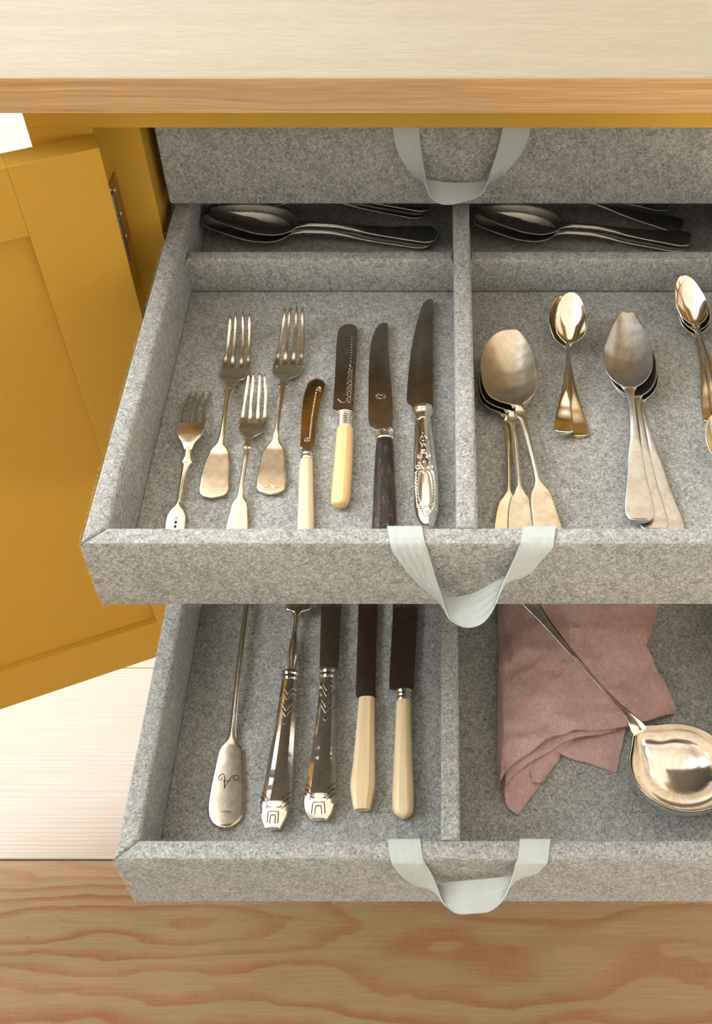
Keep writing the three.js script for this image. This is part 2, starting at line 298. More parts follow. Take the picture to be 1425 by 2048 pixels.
// ---------------------------------------------------------------- worktop and cabinet
{
  const t = thing('worktop', 'thick pale oak worktop with straight grain across the top of the yellow cabinet', 'worktop');
  part('top_board', boxUV(slab(-0.43, 0.47, 0.8746, 0.9011, -1.44, -0.7434, 0.0006), 0.43, 0.9), M.oakTop, t);
  part('front_edge', boxUV(slab(-0.43, 0.47, 0.8746, 0.9009, -0.7434, -0.7425, 0.0004), 0.432, -0.865), M.oakEdge, t);
}
const cab = thing('cabinet', 'mustard yellow painted cabinet with its door swung open under the oak worktop', 'cabinet');
{
  const Y = (name, ...b) => part(name, boxUV(slab(...b, 0.0004)), M.yellow, cab);
  const F = -0.7865, B = -1.40, L = -0.3196, RR = 0.357;
  Y('top_rail', L, RR, 0.8383, 0.8742, F - 0.027, F);
  Y('stile', L, -0.2693, 0.15, 0.8383, F - 0.027, F); Y('stile', 0.3067, RR, 0.15, 0.8383, F - 0.027, F);
  Y('bottom_rail', -0.2693, 0.3067, 0.15, 0.187, F - 0.027, F);
  Y('side_panel', L, L + 0.018, 0.15, 0.8742, B, F - 0.027); Y('side_panel', RR - 0.018, RR, 0.15, 0.8742, B, F - 0.027);
  Y('inner_post', -0.301, -0.2407, 0.187, 0.8742, F - 0.09, F - 0.027); Y('inner_post', 0.2782, 0.338, 0.187, 0.8742, F - 0.09, F - 0.027);
  part('liner', slab(-0.301, -0.2407, 0.187, 0.8742, B + 0.012, F - 0.09), M.carcass, cab); part('liner', slab(0.2782, 0.338, 0.187, 0.8742, B + 0.012, F - 0.09), M.carcass, cab);
  part('back_panel', slab(L + 0.018, RR - 0.018, 0.15, 0.8742, B, B + 0.012), M.carcass, cab);
  part('floor_panel', slab(L + 0.018, RR - 0.018, 0.15, 0.187, B + 0.012, F - 0.027), M.carcass, cab);
  Y('plinth', L + 0.02, RR - 0.02, 0, 0.15, B + 0.02, F - 0.06);
  for (const y of [0.7439, 0.6716, 0.4554]) for (const s of [0, 1]) part('drawer_runner', s ? slab(0.262, 0.2782, y - 0.006, y, B + 0.02, -0.87) : slab(-0.2407, -0.2245, y - 0.006, y, B + 0.02, -0.87), M.carcass, cab);
  // the open door, hinged on the left stile and swung round about 157 degrees
  const door = new THREE.Group(); door.name = 'door'; cab.add(door);
  door.position.set(-0.2607, 0, -0.7661); door.rotation.y = 0.4061;
  const D = (name, ...b) => part(name, boxUV(slab(...b, 0.0005)), M.yellow, door);
  const y0 = 0.1925, y1 = 0.8333, sw = 0.0688, W = 0.57, T = -0.022;
  D('stile', -sw, 0, y0, y1, T, 0); D('stile', -W, -W + sw, y0, y1, T, 0);
  D('rail', -W + sw, -sw, y1 - 0.0605, y1, T, 0); D('rail', -W + sw, -sw, y0, y0 + 0.0635, T, 0);
  D('panel', -W + sw, -sw, y0 + 0.0635, y1 - 0.0605, T + 0.004, -0.0075);
  // butt hinge
  const hy0 = 0.724, hy1 = 0.786, pin = new THREE.Group(); pin.name = 'hinge'; cab.add(pin); pin.position.set(-0.2665, 0, -0.7795);
  for (let k = 0; k < 3; k++) { const g = new THREE.CylinderGeometry(0.0042, 0.0042, (hy1 - hy0) / 3 - 0.0006, 18); g.translate(0, hy0 + (k + 0.5) * (hy1 - hy0) / 3, 0); part('knuckle', g, M.hinge, pin); }
  for (const y of [hy0 - 0.0022, hy1 + 0.0022]) { const g = new THREE.SphereGeometry(0.0036, 12, 8); g.translate(0, y, 0); part('finial', g, M.hinge, pin); }
  part('leaf', slab(-0.0034, -0.0008, hy0, hy1, -0.03, -0.002, 0.0004, 1), M.hinge, pin);
  for (const y of [0.733, 0.755, 0.777]) { const g = new THREE.SphereGeometry(0.0026, 12, 8); g.scale(0.4, 1, 1); g.translate(-0.0006, y, -0.017); part('screw', g, M.bright, pin); }
}

// ---------------------------------------------------------------- felt drawers
const DL = -0.2324, DR = 0.2698, DT = 0.0149, DC = 0.0187;
function tapeGeometry(rows, front, rim, lead) {                        // rows: inner edge x, y, z and outer edge x, y, z in millimetres from the drawer's rim
  const P = [...lead(rows[0], -1), ...rows, ...lead(rows[rows.length - 1], 1)];
  const cI = new THREE.CatmullRomCurve3(P.map((r) => V(r[0], r[1], r[2])), false, 'centripetal'), cO = new THREE.CatmullRomCurve3(P.map((r) => V(r[3], r[4], r[5])), false, 'centripetal');
  const N = 150, C = 10, pos = [], uv = [], idx = [], mids = [];
  const q = (c, t) => c.getPoint(t);
  for (let i = 0; i <= N; i++) { const a = q(cI, i / N), b = q(cO, i / N), row = []; for (let j = 0; j <= C; j++) row.push(a.clone().lerp(b, j / C)); mids.push(row); }
  let len = 0; const th = 0.45;
  for (const side of [1, -1]) {
    len = 0;
    for (let i = 0; i <= N; i++) {
      if (i) len += mids[i][5].distanceTo(mids[i - 1][5]);
      for (let j = 0; j <= C; j++) {
        const du = mids[Math.min(N, i + 1)][j].clone().sub(mids[Math.max(0, i - 1)][j]), dv = mids[i][Math.min(C, j + 1)].clone().sub(mids[i][Math.max(0, j - 1)]), n = du.cross(dv).normalize();
        const p = mids[i][j].clone().addScaledVector(n, side * th);
        pos.push(DC + p.x * mm, rim + p.y * mm, front + p.z * mm); uv.push(j / C, len * mm);
      }
    }
  }
  const K = (N + 1) * (C + 1), at = (s, i, j) => s * K + i * (C + 1) + j;
  for (let i = 0; i < N; i++) {
    for (let j = 0; j < C; j++) { idx.push(at(0, i, j), at(0, i + 1, j), at(0, i, j + 1), at(0, i, j + 1), at(0, i + 1, j), at(0, i + 1, j + 1)); idx.push(at(1, i, j), at(1, i, j + 1), at(1, i + 1, j), at(1, i, j + 1), at(1, i + 1, j + 1), at(1, i + 1, j)); }
    idx.push(at(0, i, 0), at(1, i, 0), at(0, i + 1, 0), at(0, i + 1, 0), at(1, i, 0), at(1, i + 1, 0)); idx.push(at(0, i, C), at(0, i + 1, C), at(1, i, C), at(0, i + 1, C), at(1, i + 1, C), at(1, i, C));
  }
  for (const i of [0, N]) for (let j = 0; j < C; j++) { const a = at(0, i, j), b = at(0, i, j + 1), c = at(1, i, j), d = at(1, i, j + 1); if (i) idx.push(a, c, b, b, c, d); else idx.push(a, b, c, b, d, c); }
  const g = new THREE.BufferGeometry(); g.setAttribute('position', new THREE.Float32BufferAttribute(pos, 3)); g.setAttribute('uv', new THREE.Float32BufferAttribute(uv, 2)); g.setIndex(idx);
  outward(g); return toCreasedNormals(g, 1.0);
}
const hairGeo = (() => {                                               // one loose fibre: a thin bent three-sided strand, 1 unit long
  const c = new THREE.QuadraticBezierCurve3(V(0, 0, 0), V(0.05, 0.5, 0.02), V(0.42, 0.85, 0.1)); return new THREE.TubeGeometry(c, 4, 0.016, 3, false);
})();
const hr = rng(77);
function fuzz(parent, lines) {                                         // lines: [from, to, outward normal, count per metre]
  const mats = [], q = new THREE.Quaternion(), m = new THREE.Matrix4(), up = V(0, 1, 0);
  for (const [a, b, n, spread, per] of lines) {
    const A = V(...a), B = V(...b), L = A.distanceTo(B), nn = V(...n).normalize(), along = B.clone().sub(A).normalize(), side = nn.clone().cross(along);
    for (let i = 0; i < L * per; i++) {
      const p = A.clone().lerp(B, hr()).addScaledVector(side, (hr() - 0.5) * spread);
      const d = nn.clone().multiplyScalar(0.25 + 0.5 * hr()).addScaledVector(along, (hr() - 0.5) * 2).addScaledVector(side, (hr() - 0.5) * 1.6).normalize();
      q.setFromUnitVectors(up, d).multiply(new THREE.Quaternion().setFromAxisAngle(up, hr() * 6.28));
      const s = 0.0009 + 0.0022 * hr() * hr();
      mats.push(m.clone().compose(p, q, V(s * 1.1, s, s * 1.1)));
    }
  }
  const im = new THREE.InstancedMesh(hairGeo, M.fuzz, mats.length); mats.forEach((x, i) => im.setMatrixAt(i, x));
  im.name = 'loose_fibres'; im.userData.kind = 'stuff'; parent.add(im);
}
function drawer(label, { zf, depth, y0, rim, floorY, dividerX, cross, tape, hooked }) {
  const t = thing('felt_drawer', label, 'drawer');
  const zb = zf - depth, b = 0.0032, k = hr(); let u = 0;
  const F = (name, geo) => part(name, boxUV(geo, (u += 0.137), u * 0.71 + k), M.felt, t);
  F('front', prism([[DL, zf], [DR, zf], [DR - DT, zf - DT], [DL + DT, zf - DT]], y0, rim, b));
  F('side', prism([[DL, zf], [DL + DT, zf - DT], [DL + DT, zb + DT], [DL, zb]], y0, rim, b));
  F('side', prism([[DR, zf], [DR - DT, zf - DT], [DR - DT, zb + DT], [DR, zb]], y0, rim, b));
  F('back', prism([[DL, zb], [DL + DT, zb + DT], [DR - DT, zb + DT], [DR, zb]], y0, rim, b));
  F('bottom', prism([[DL + DT, zf - DT], [DR - DT, zf - DT], [DR - DT, zb + DT], [DL + DT, zb + DT]], y0 + 0.0005, floorY, 0.0007, 1));
  const h = 0.00695;
  F('divider', prism([[dividerX - h, zf - DT - 0.0002], [dividerX + h, zf - DT - 0.0002], [dividerX + h, zb + DT], [dividerX - h, zb + DT]], floorY, rim - 0.0006, b));
  if (cross) for (const [x0, x1] of [[DL + DT, dividerX - h], [dividerX + h, DR - DT]]) F('cross_divider', prism([[x0, cross[0]], [x1, cross[0]], [x1, cross[0] - 2 * h], [x0, cross[0] - 2 * h]], floorY, cross[1], b));
  // the pull tape starts inside, lies over the rim and hangs down the front as a loop
  const lead = (r, dir) => {
    const oi = r[0], oo = r[3];
    const over = hooked ? [[oi - dir * 0.5, 8, 1.2, oo - dir * 0.5, 8, 1.2], [oi - dir * 1, 15, 1, oo - dir * 1, 15, 1]]
      : [[oi + dir * 1.2, 0.2, 0.2, oo + dir * 1.0, 0.2, 0.2], [oi + dir * 2.0, 0.75, -3, oo + dir * 1.6, 0.75, -3], [oi + dir * 3.4, 0.75, -12, oo + dir * 3, 0.75, -12], [oi + dir * 3.8, 0, -14.9, oo + dir * 3.4, 0, -14.9], [oi + dir * 4.0, -4, -15.6, oo + dir * 3.6, -4, -15.6], [oi + dir * 4.2, -18, -15.6, oo + dir * 3.8, -18, -15.6]];
    return dir < 0 ? over.slice().reverse() : over;
  };
  const tp = part('pull_tape', tapeGeometry(tape, zf, rim, lead), M.tape, t); tp.userData.label = 'pale grey herringbone tape loop';
  const e = 0.0005;
  fuzz(t, [[[DL, rim, zf], [DR, rim, zf], [0, 1, 0.7], 0.003, 1600], [[DL, y0, zf], [DR, y0, zf], [0, -1, 0.6], 0.003, 1300], [[DL, y0, zf], [DL, rim, zf], [-1, 0, 0.5], 0.003, 2200],
    [[DL, rim, zf], [DL, rim, zb], [-1, 0.6, 0], 0.004, 1500], [[DL + DT, rim, zf - DT], [DR - DT, rim, zf - DT], [0, 1, -0.4], 0.004, 1600], [[DL + DT, rim, zf - DT], [DL + DT, rim, zb], [0.3, 1, 0], 0.004, 1200],
    [[DL, (rim + y0) / 2, zf], [DR, (rim + y0) / 2, zf], [0, 0, 1], rim - y0, 2600], [[DL + DT / 2, rim, zf], [DL + DT / 2, rim, zb], [0, 1, 0], DT, 2200], [[DL, rim, zf - DT / 2], [DR, rim, zf - DT / 2], [0, 1, 0], DT, 2600]]);
  return t;
}
drawer('top grey felt drawer still pushed in under the yellow rail', { zf: -0.8267, depth: 0.53, y0: 0.7439, rim: 0.819, floorY: 0.757, dividerX: 0.0165, hooked: true,
  tape: [[-37.6,2.6,1.0,-58.3,2.6,1.0],[-37.2,-4.6,2.0,-58.3,-4.6,2.0],[-36.6,-14.1,3.0,-57.4,-14.1,2.0],[-35.4,-23.7,6.0,-53.9,-26.7,3.0],[-34.2,-32.8,10.0,-47.4,-38.3,3.0],[-32.6,-40.9,14.0,-41.2,-46.0,4.0],[-30.6,-50.2,18.0,-36.0,-47.1,4.0],[-26.5,-56.1,21.0,-30.2,-47.7,5.0],[-20.2,-59.2,23.0,-22.3,-49.6,5.0],[-12.8,-59.5,24.0,-13.8,-50.8,5.0],[-5.5,-58.1,24.0,-5.4,-51.1,5.0],[2.9,-56.6,22.0,4.1,-50.7,5.0],[10.3,-54.9,20.0,11.5,-50.0,5.0],[16.0,-50.8,17.0,18.4,-49.1,5.0],[18.5,-45.6,14.0,24.7,-48.6,4.0],[21.0,-38.0,11.0,32.4,-43.0,4.0],[23.4,-30.6,8.0,38.9,-35.9,3.0],[25.8,-23.2,5.0,45.7,-25.5,3.0],[28.3,-13.0,3.0,50.8,-13.6,2.0],[29.8,-2.9,2.0,52.4,-2.9,2.0],[30.4,2.6,1.0,52.9,2.6,1.0]] });
const F2 = 0.68585, F3 = 0.4741;
drawer('middle grey felt drawer pulled out, full of forks, table knives and spoons', { zf: -0.4551, depth: 0.53, y0: 0.6716, rim: 0.737, floorY: F2, dividerX: 0.0165, cross: [-0.7805, 0.7200],
  tape: [[-28.2,-3.0,2.0,-51.0,-3.0,2.0],[-25.5,-14.9,4.0,-46.5,-13.4,3.0],[-22.7,-27.7,7.0,-40.0,-27.2,3.0],[-19.8,-37.6,11.0,-31.5,-41.0,4.0],[-16.9,-48.3,16.0,-24.6,-48.8,4.0],[-13.2,-53.3,21.0,-18.7,-49.0,5.0],[-5.3,-55.6,25.0,-8.7,-49.4,5.0],[1.7,-54.6,26.0,1.8,-45.5,5.0],[8.5,-50.7,25.0,11.0,-37.4,5.0],[14.2,-43.4,21.0,17.7,-31.0,5.0],[17.6,-36.7,16.0,22.9,-29.1,4.0],[21.3,-26.2,11.0,29.3,-31.5,4.0],[25.6,-14.7,7.0,38.3,-26.3,3.0],[28.2,-7.6,4.0,46.5,-10.3,3.0],[29.9,-2.5,2.0,51.6,-2.5,2.0]] });
drawer('lowest grey felt drawer pulled out furthest, holding carving tools, a pink napkin and a ladle', { zf: -0.3352, depth: 0.53, y0: 0.4554, rim: 0.5324, floorY: F3, dividerX: 0.006,
  tape: [[-30.8,-2.5,2.0,-54.3,-2.5,2.0],[-28.2,-8.2,4.0,-50.3,-13.9,3.0],[-25.2,-15.8,7.0,-43.7,-29.3,3.0],[-22.1,-25.1,11.0,-35.2,-38.3,4.0],[-18.5,-35.7,16.0,-26.8,-36.4,4.0],[-12.9,-41.1,20.0,-18.5,-28.6,5.0],[-6.5,-40.6,23.0,-8.4,-25.9,5.0],[4.3,-34.7,25.0,4.4,-23.2,5.0],[15.3,-35.9,23.0,15.4,-21.0,5.0],[22.5,-30.4,20.0,24.4,-18.4,5.0],[26.4,-24.3,16.0,31.7,-18.1,4.0],[29.6,-18.4,11.0,39.1,-19.4,4.0],[31.7,-10.0,7.0,48.1,-17.3,3.0],[32.6,-5.0,4.0,53.0,-6.3,3.0],[33.2,-2.5,2.0,55.3,-2.5,2.0]] });

// ---------------------------------------------------------------- cutlery
const put = (o, x, y, z, turn, tilt = 0, roll = 0) => { o.position.set(x, y, z); o.rotation.set(tilt, turn, roll, 'YXZ'); return o; };
const rowT = (rows, t, extra = {}) => rows.map((r, i) => [r[0], r[1], r[2], r[3] + (extra.dy || 0), t, extra.d || 0, extra.ct || 0, extra.cb || 0]);
const cut = (rows, a, b) => rows.slice(a, b);

// forks: handle, head and four tines
function fork(label, rows, split, tines, mat, at, turn, headDip) {
  const t = thing('table_fork', label, 'fork');
  const H = cut(rows, 0, split + 1).map((r) => [r[0], r[1], r[2], r[3] - 1.1, r[2] < 4 ? 2.8 : 2.0, 0, r[2] < 4 ? 0.4 : 0.15, 0.3]);
  H.unshift([H[0][0] - 0.8, H[0][1], 0.2, H[0][3], 1.2, 0, 0, 0]);
  part('handle', loft(H, { n: 90 }), mat, t);
  const K = cut(rows, split, rows.length).map((r, i, a) => [r[0], r[1], r[2], r[3] - 1.0, 2.0, headDip * i / (a.length - 1), 0.1, 0.1]);
  const e = K[K.length - 1]; K.push([e[0] + 1.2, e[1], e[2] * 0.98, e[3], 1.6, headDip, 0, 0]);
  K[0][0] -= 1.5;
  part('head', loft(K, { n: 40 }), mat, t);
  const c = Math.cos(-turn), s = Math.sin(-turn), loc = ([x, y, z]) => { const dx = (x - at[0]) * 1000, dz = (z - at[1]) * 1000; return [c * dx + s * dz, (y - F2) * 1000, -(-s * dx + c * dz)]; };
  for (let k = 0; k < 4; k++) {
    const b = loc(tines[0][k]), m = loc(tines[1][k]), e2 = loc(tines[2][k]), wb = e[2] / 4 * 0.66, edge = (k === 0 || k === 3) ? 1 : 0;
    const q = [[e[0] - 2.5, b[0] + (b[0] - m[0]) * 0.12, wb * 1.25, e[3] - (edge ? 0 : headDip * 0.9)], [b[2] + 2, b[0], wb * 1.05, b[1] - 1.0 - (edge ? 0 : headDip * 0.5)], [(b[2] + m[2]) / 2, (b[0] + m[0]) / 2, wb * 0.86, (b[1] + m[1]) / 2 - 1.2], [m[2], m[0], wb * 0.84, m[1] - 1.0], [(m[2] + e2[2]) / 2, (m[0] + e2[0]) / 2, wb * 0.74, m[1] * 0.53 + e2[1] * 0.47 - 1], [e2[2] - 2.5, e2[0], wb * 0.44, e2[1] - 1.0], [e2[2], e2[0], wb * 0.12, e2[1] - 0.8]];
    part('tine', loft(q.map((r) => [...r, 1.5, 0, 0.1, 0.3]), { n: 26, cols: 6 }), mat, t);
  }
  put(t, at[0], F2, at[1], turn); return t;
}
const fA = fork('silver fork lying face down nearest the left drawer wall, hallmarks stamped on its handle',
  [[-7,0.2,5.5,4],[0,0,7.9,4],[9.9,-0.5,7.7,4],[18.8,-0.9,7.4,4.4],[23.5,-0.9,5.9,5],[27.5,-0.8,3.6,5.6],[31.1,-0.4,2.0,6],[41.2,-0.2,2.1,7],[55.2,0,2.3,8],[63.5,0.6,2.6,9],[66.3,1.2,3.2,10],[67.3,1.4,4.1,10.2],[69.9,1.4,3.6,11],[72.1,1.6,2.9,12],[79.0,1.4,3.0,13],[84.6,1.0,5.4,14],[91.2,0.8,9.0,14],[99.0,0.4,10.9,13.4],[105.4,0,11.0,12.4]], 14,
  [[[-0.1991,0.6978,-0.6071],[-0.193,0.6978,-0.6071],[-0.187,0.6978,-0.6071],[-0.1813,0.6978,-0.6071]],[[-0.2011,0.6938,-0.6278],[-0.1949,0.6938,-0.6278],[-0.1899,0.6938,-0.6278],[-0.1837,0.6938,-0.6278]],[[-0.1994,0.6878,-0.6537],[-0.1947,0.6878,-0.6537],[-0.1892,0.6878,-0.6543],[-0.1836,0.6878,-0.6537]]], M.silver, [-0.1881, -0.5002], 0.0214, -0.5);
{
  const gs = []; for (let k = 0; k < 5; k++) { const big = k === 0; const g = new THREE.TorusGeometry((big ? 1.25 : 0.85) * mm, 0.28 * mm, 6, 14); g.rotateX(Math.PI / 2); g.scale(big ? 1 : 0.85, 0.5, 1.1); g.translate((0.2 - 0.12 * k) * mm, 4.35 * mm, -(1.5 + k * 4.0 + (big ? 0 : 0.6)) * mm); gs.push(g); const d = new THREE.SphereGeometry(0.45 * mm, 8, 6); d.scale(1, 0.25, 1.3); d.translate((0.2 - 0.12 * k) * mm, 4.25 * mm, -(1.5 + k * 4.0 + 0.5) * mm); gs.push(d); }
  part('hallmark', mergeGeometries(gs), M.dark, fA).userData.label = 'row of five stamped hallmarks';
  const w = []; for (let k = 0; k < 18; k++) w.push(wire([[-1.2, 7.6 + k * 0.07, 33 + k * 1.5], [0.9, 7.6 + k * 0.07, 33.5 + k * 1.5]], 0.13, { n: 2 })); part('stamped_maker_line', mergeGeometries(w), M.dark, fA);
}
const fB = fork('large silver fork farthest left of the two at the back, plain broad handle end',
  [[0,0,4.8,4],[1.2,0.3,7.5,4],[4.3,0.4,10.0,4],[9.3,0.4,11.0,4],[23.2,-0.2,10.5,4],[42.6,-0.3,8.0,4.4],[46.9,-0.5,6.4,5],[51.2,-0.4,3.4,6],[59.6,0,2.5,7.6],[77.1,0.1,2.0,10],[97.2,0.1,2.4,11.2],[104.4,0.2,3.2,11.2],[105.8,0.2,4.3,11.1],[108.7,0.2,3.5,10.8],[115.3,-0.1,3.5,9],[121.2,-0.3,5.8,7],[126.1,0.1,10.0,5.6],[134.3,0.2,12.1,4.4],[139.6,0,12.0,4]], 14,
  [[[-0.1759,0.6898,-0.6824],[-0.1697,0.6898,-0.6811],[-0.1626,0.6898,-0.6793],[-0.1568,0.6898,-0.6811]],[[-0.1751,0.6938,-0.6992],[-0.1698,0.6938,-0.6992],[-0.1624,0.6938,-0.6992],[-0.1575,0.6938,-0.6992]],[[-0.1739,0.7058,-0.7266],[-0.1699,0.7058,-0.7305],[-0.1643,0.7058,-0.7318],[-0.1586,0.7058,-0.7292]]], M.silver, [-0.1667, -0.5389], -0.0016, 0.8);
const fC = fork('smaller fork in front of the two large ones, handle end hidden by the drawer front',
  [[-8,0.2,4.5,4],[-5.5,0,7.5,4],[0,-0.2,8.4,4],[12.8,-0.6,8.1,4],[27.6,-0.8,6.6,4.4],[33.9,-0.9,5.7,5],[38.8,-1.0,3.7,5.4],[41.6,-0.9,2.6,6],[48.4,-0.9,1.9,8],[65.4,-0.4,2.0,10],[77.3,0,2.1,11],[83.2,0.1,2.5,11],[85.2,0,3.5,11],[87.8,-0.1,2.7,10.8],[95.1,-0.4,2.6,9],[98.8,-0.6,3.6,8],[104.9,0,7.9,6],[112.4,0.1,10.1,4.4],[117.9,0,10.5,4]], 14,
  [[[-0.1542,0.6898,-0.6181],[-0.148,0.6898,-0.6181],[-0.1422,0.6898,-0.6181],[-0.1369,0.6898,-0.6181]],[[-0.1533,0.6943,-0.6386],[-0.1486,0.6943,-0.6386],[-0.1428,0.6943,-0.6386],[-0.1373,0.6943,-0.6386]],[[-0.1514,0.7038,-0.6569],[-0.1476,0.7038,-0.6575],[-0.1425,0.7038,-0.6575],[-0.1388,0.7038,-0.6558]]], M.silver, [-0.1441, -0.4973], 0.0122, 0.7);
const fD = fork('large silver fork beside the small butter knife, scrolled tip on its wide handle',
  [[0,0,4.3,4],[1.9,-0.2,8.0,4],[5.6,-0.3,10.5,4],[13.1,-0.5,10.9,4],[25.9,-1.0,9.9,4],[44.2,-1.5,8.1,4.4],[48.5,-1.5,4.9,5],[52.9,-1.2,3.0,6],[59.0,-1.1,2.3,8],[73.4,-0.9,1.9,10],[93.5,-0.4,2.3,11.2],[105.0,-0.3,2.8,11.2],[107.2,-0.4,4.7,11],[112.0,-0.6,2.8,10],[118.6,-0.9,3.6,8],[123.9,-0.5,8.0,6],[132.1,0,11.8,4.4],[139.8,0,12.3,4]], 13,
  [[[-0.1342,0.6898,-0.6854],[-0.1274,0.6898,-0.6854],[-0.1209,0.6898,-0.6854],[-0.1144,0.6898,-0.6854]],[[-0.1326,0.6938,-0.7024],[-0.1273,0.6938,-0.7024],[-0.1204,0.6938,-0.7024],[-0.1142,0.6938,-0.7024]],[[-0.1299,0.7058,-0.7351],[-0.126,0.7058,-0.7383],[-0.1207,0.7058,-0.739],[-0.1156,0.7058,-0.737]]], M.silver, [-0.1247, -0.5425], -0.0013, 0.8);
part('raised_scroll', wire([[-9, 4.1, 8.5], [-6, 4.2, 5.6], [-3, 4.2, 5.2], [-0.8, 4.2, 7.8], [-0.3, 4.2, 8.4], [0.3, 4.2, 7.8], [2.4, 4.2, 5.2], [5.4, 4.2, 5.6], [8.6, 4.1, 8.5]], 0.3), M.silver, fD);

// table knives: blade, ferrule or bolster, handle
const bladeRows = (rows) => { const q = rows.map((r) => [r[0], r[1], r[2], r[3], 0.5, 0, 0.45, 0.45]); const e = q[q.length - 1]; q.push([e[0] + 0.9, e[1], 0.2, e[3], 0.4, 0, 0, 0]); return q; };
const k1 = thing('butter_knife', 'small knife with cream bone handle and gilded rounded blade engraved with a beaded scroll', 'knife');
part('handle', loft([[-5, 0.2, 5, 5, 7], [-4, 0.2, 5.9, 5, 8], [16.2, -0.6, 6.0, 5, 8.4], [48.7, -2.1, 5.5, 5, 8], [79.1, -3.4, 4.9, 5, 7.4], [80.6, -3.4, 4.5, 5, 6.6]], { n: 40 }), M.bone, k1);
part('ferrule', mergeGeometries([loft([[80.4, -3.4, 4.55, 5, 8], [82.5, -3.4, 5.0, 5, 8.8], [84, -3.5, 4.6, 5, 8.2], [86, -3.6, 5.0, 5, 8.8], [88, -3.6, 4.4, 5, 8]], { n: 24 })]), M.bright, k1);
part('blade', loft(bladeRows([[87.6, -3.5, 3.9, 5], [92.9, -3.6, 4.3, 5], [94.4, -3.8, 5.1, 5], [100.2, -3.7, 5.4, 5], [113.8, -3.7, 5.7, 5], [127.6, -3.5, 6.2, 5], [141.8, -2.9, 6.7, 5], [156.2, -1.3, 7.2, 5], [163.5, -0.2, 7.0, 5], [168.0, 0, 5.4, 5], [170.0, 0, 2.4, 5]]), { n: 60 }), M.bladeGold, k1);
{
  const gs = []; for (let k = 0; k < 26; k++) { const s = 104 + k * 2.0; gs.push(bead(-2.0 + 0.00085 * Math.pow(Math.max(0, s - 112), 2) + (s - 104) * 0.02, 5.75, s, 0.75, 0.35)); }
  gs.push(wire(scrollPts(-4.2, 102, 2.6, 1.3, -1, 5.75, 0.6), 0.28)); gs.push(wire(scrollPts(1.8, 157.5, 2.6, 1.3, 1, 5.75, -1.2), 0.28)); gs.push(wire([[2.4, 5.75, 150], [3.9, 5.75, 154], [4.2, 5.7, 158], [2.6, 5.7, 160.6]], 0.25));
  part('engraved_border', mergeGeometries(gs), M.bright, k1);
}
put(k1, -0.0951, F2, -0.4936, 0.0279);
const k2 = thing('table_knife', 'knife with short yellowed ivory handle, ribbed collar and round-ended decorated blade', 'knife');
part('handle', loft([[-0.7, 0.2, 0.3, 6, 3], [0, 0.2, 2.9, 6, 6], [1.2, 0.4, 5.5, 6, 8], [6.0, 0.6, 6.8, 6, 9.6], [13.4, 0.8, 7.1, 6, 10], [38.6, 1.3, 7.0, 6, 10], [64.8, 1.4, 6.7, 6, 9.6], [76.5, 1.4, 6.5, 6, 9.4], [78.5, 1.4, 6.2, 6, 8.6], [79.3, 1.4, 4.0, 6, 6]], { n: 60 }), M.amberIvory, k2);
{
  const gs = [loft([[78.8, 1.5, 5.0, 6, 8.4], [96, 0.9, 5.1, 6, 8.6], [97.4, 0.8, 4.4, 6, 7]], { n: 10 })];
  for (const [s, r] of [[80.2, 5.4], [82.2, 5.2], [84.2, 5.2], [86.2, 5.2], [88.2, 5.2], [90.2, 5.3], [92.6, 5.6], [94.8, 6.0]]) gs.push(ringAt(s, r - 0.5, 0.95, 6, 1.3 - (s - 80) * 0.03, 0.78));
  part('ferrule', mergeGeometries(gs.map((g) => { g = g.index ? g.toNonIndexed() : g; return g; })), M.bright, k2);
}
part('blade', loft(bladeRows([[96.6, 0.8, 5.0, 5], [98.6, 0.0, 6.4, 5], [101.0, -1.3, 7.9, 5], [107.4, -1.1, 8.0, 5], [129.2, -1.0, 8.0, 5], [151.8, -0.9, 8.2, 5], [175.1, -1.0, 8.4, 5], [194.3, -0.7, 8.2, 5], [200.0, -0.5, 6.8, 5], [203.6, 0, 3.2, 5]]), { n: 60 }), M.blade, k2);
{
  const gs = []; for (let s = 150; s < 190; s += 3.4) gs.push(bead(3.1, 5.7, s, 0.62, 0.35));
  for (let s = 108; s < 148; s += 2.2) { gs.push(bead(2.4 + 0.7 * Math.sin(s), 5.7, s, 0.7, 0.35)); if (s < 146) gs.push(bead(4.4, 5.7, s + 1, 0.55, 0.35)); }
  gs.push(wire([[-5.5, 5.72, 112], [-2, 5.72, 108], [1, 5.72, 110], [1.2, 5.72, 120], [0.4, 5.72, 132], [2.5, 5.72, 142], [4.8, 5.72, 147]], 0.24)); gs.push(wire([[5.8, 5.6, 110], [5.4, 5.6, 125], [5.6, 5.6, 140], [4.8, 5.6, 148], [2.2, 5.7, 152]], 0.22));
  part('engraved_border', mergeGeometries(gs), M.silver, k2);
}
put(k2, -0.0736, F2, -0.5279, 0.0213);
const k3 = thing('table_knife', 'knife with dark mottled horn handle and curved grey steel blade', 'knife');
part('handle', loft([[-6, 0, 8.8, 6, 10], [0, 0, 9.0, 6, 10], [18.4, 0.1, 8.7, 6, 10], [50.8, 0.2, 7.9, 6, 10], [76.0, 0.3, 7.3, 6, 9.6], [99.6, 0.4, 6.5, 6, 9], [104.0, 0.4, 5.8, 6, 8.4]], { n: 40 }), M.horn, k3);
part('ferrule', loft([[103.2, 0.5, 6.2, 6, 8.8], [104.4, 0.5, 7.0, 6, 9.6], [112.6, 0.5, 7.2, 6, 9.6], [113.6, 0.4, 6.6, 6, 8.6], [115.4, 0.2, 6.4, 6, 6]], { n: 20 }), M.bright, k3).userData.label = 'engraved silver ferrule';
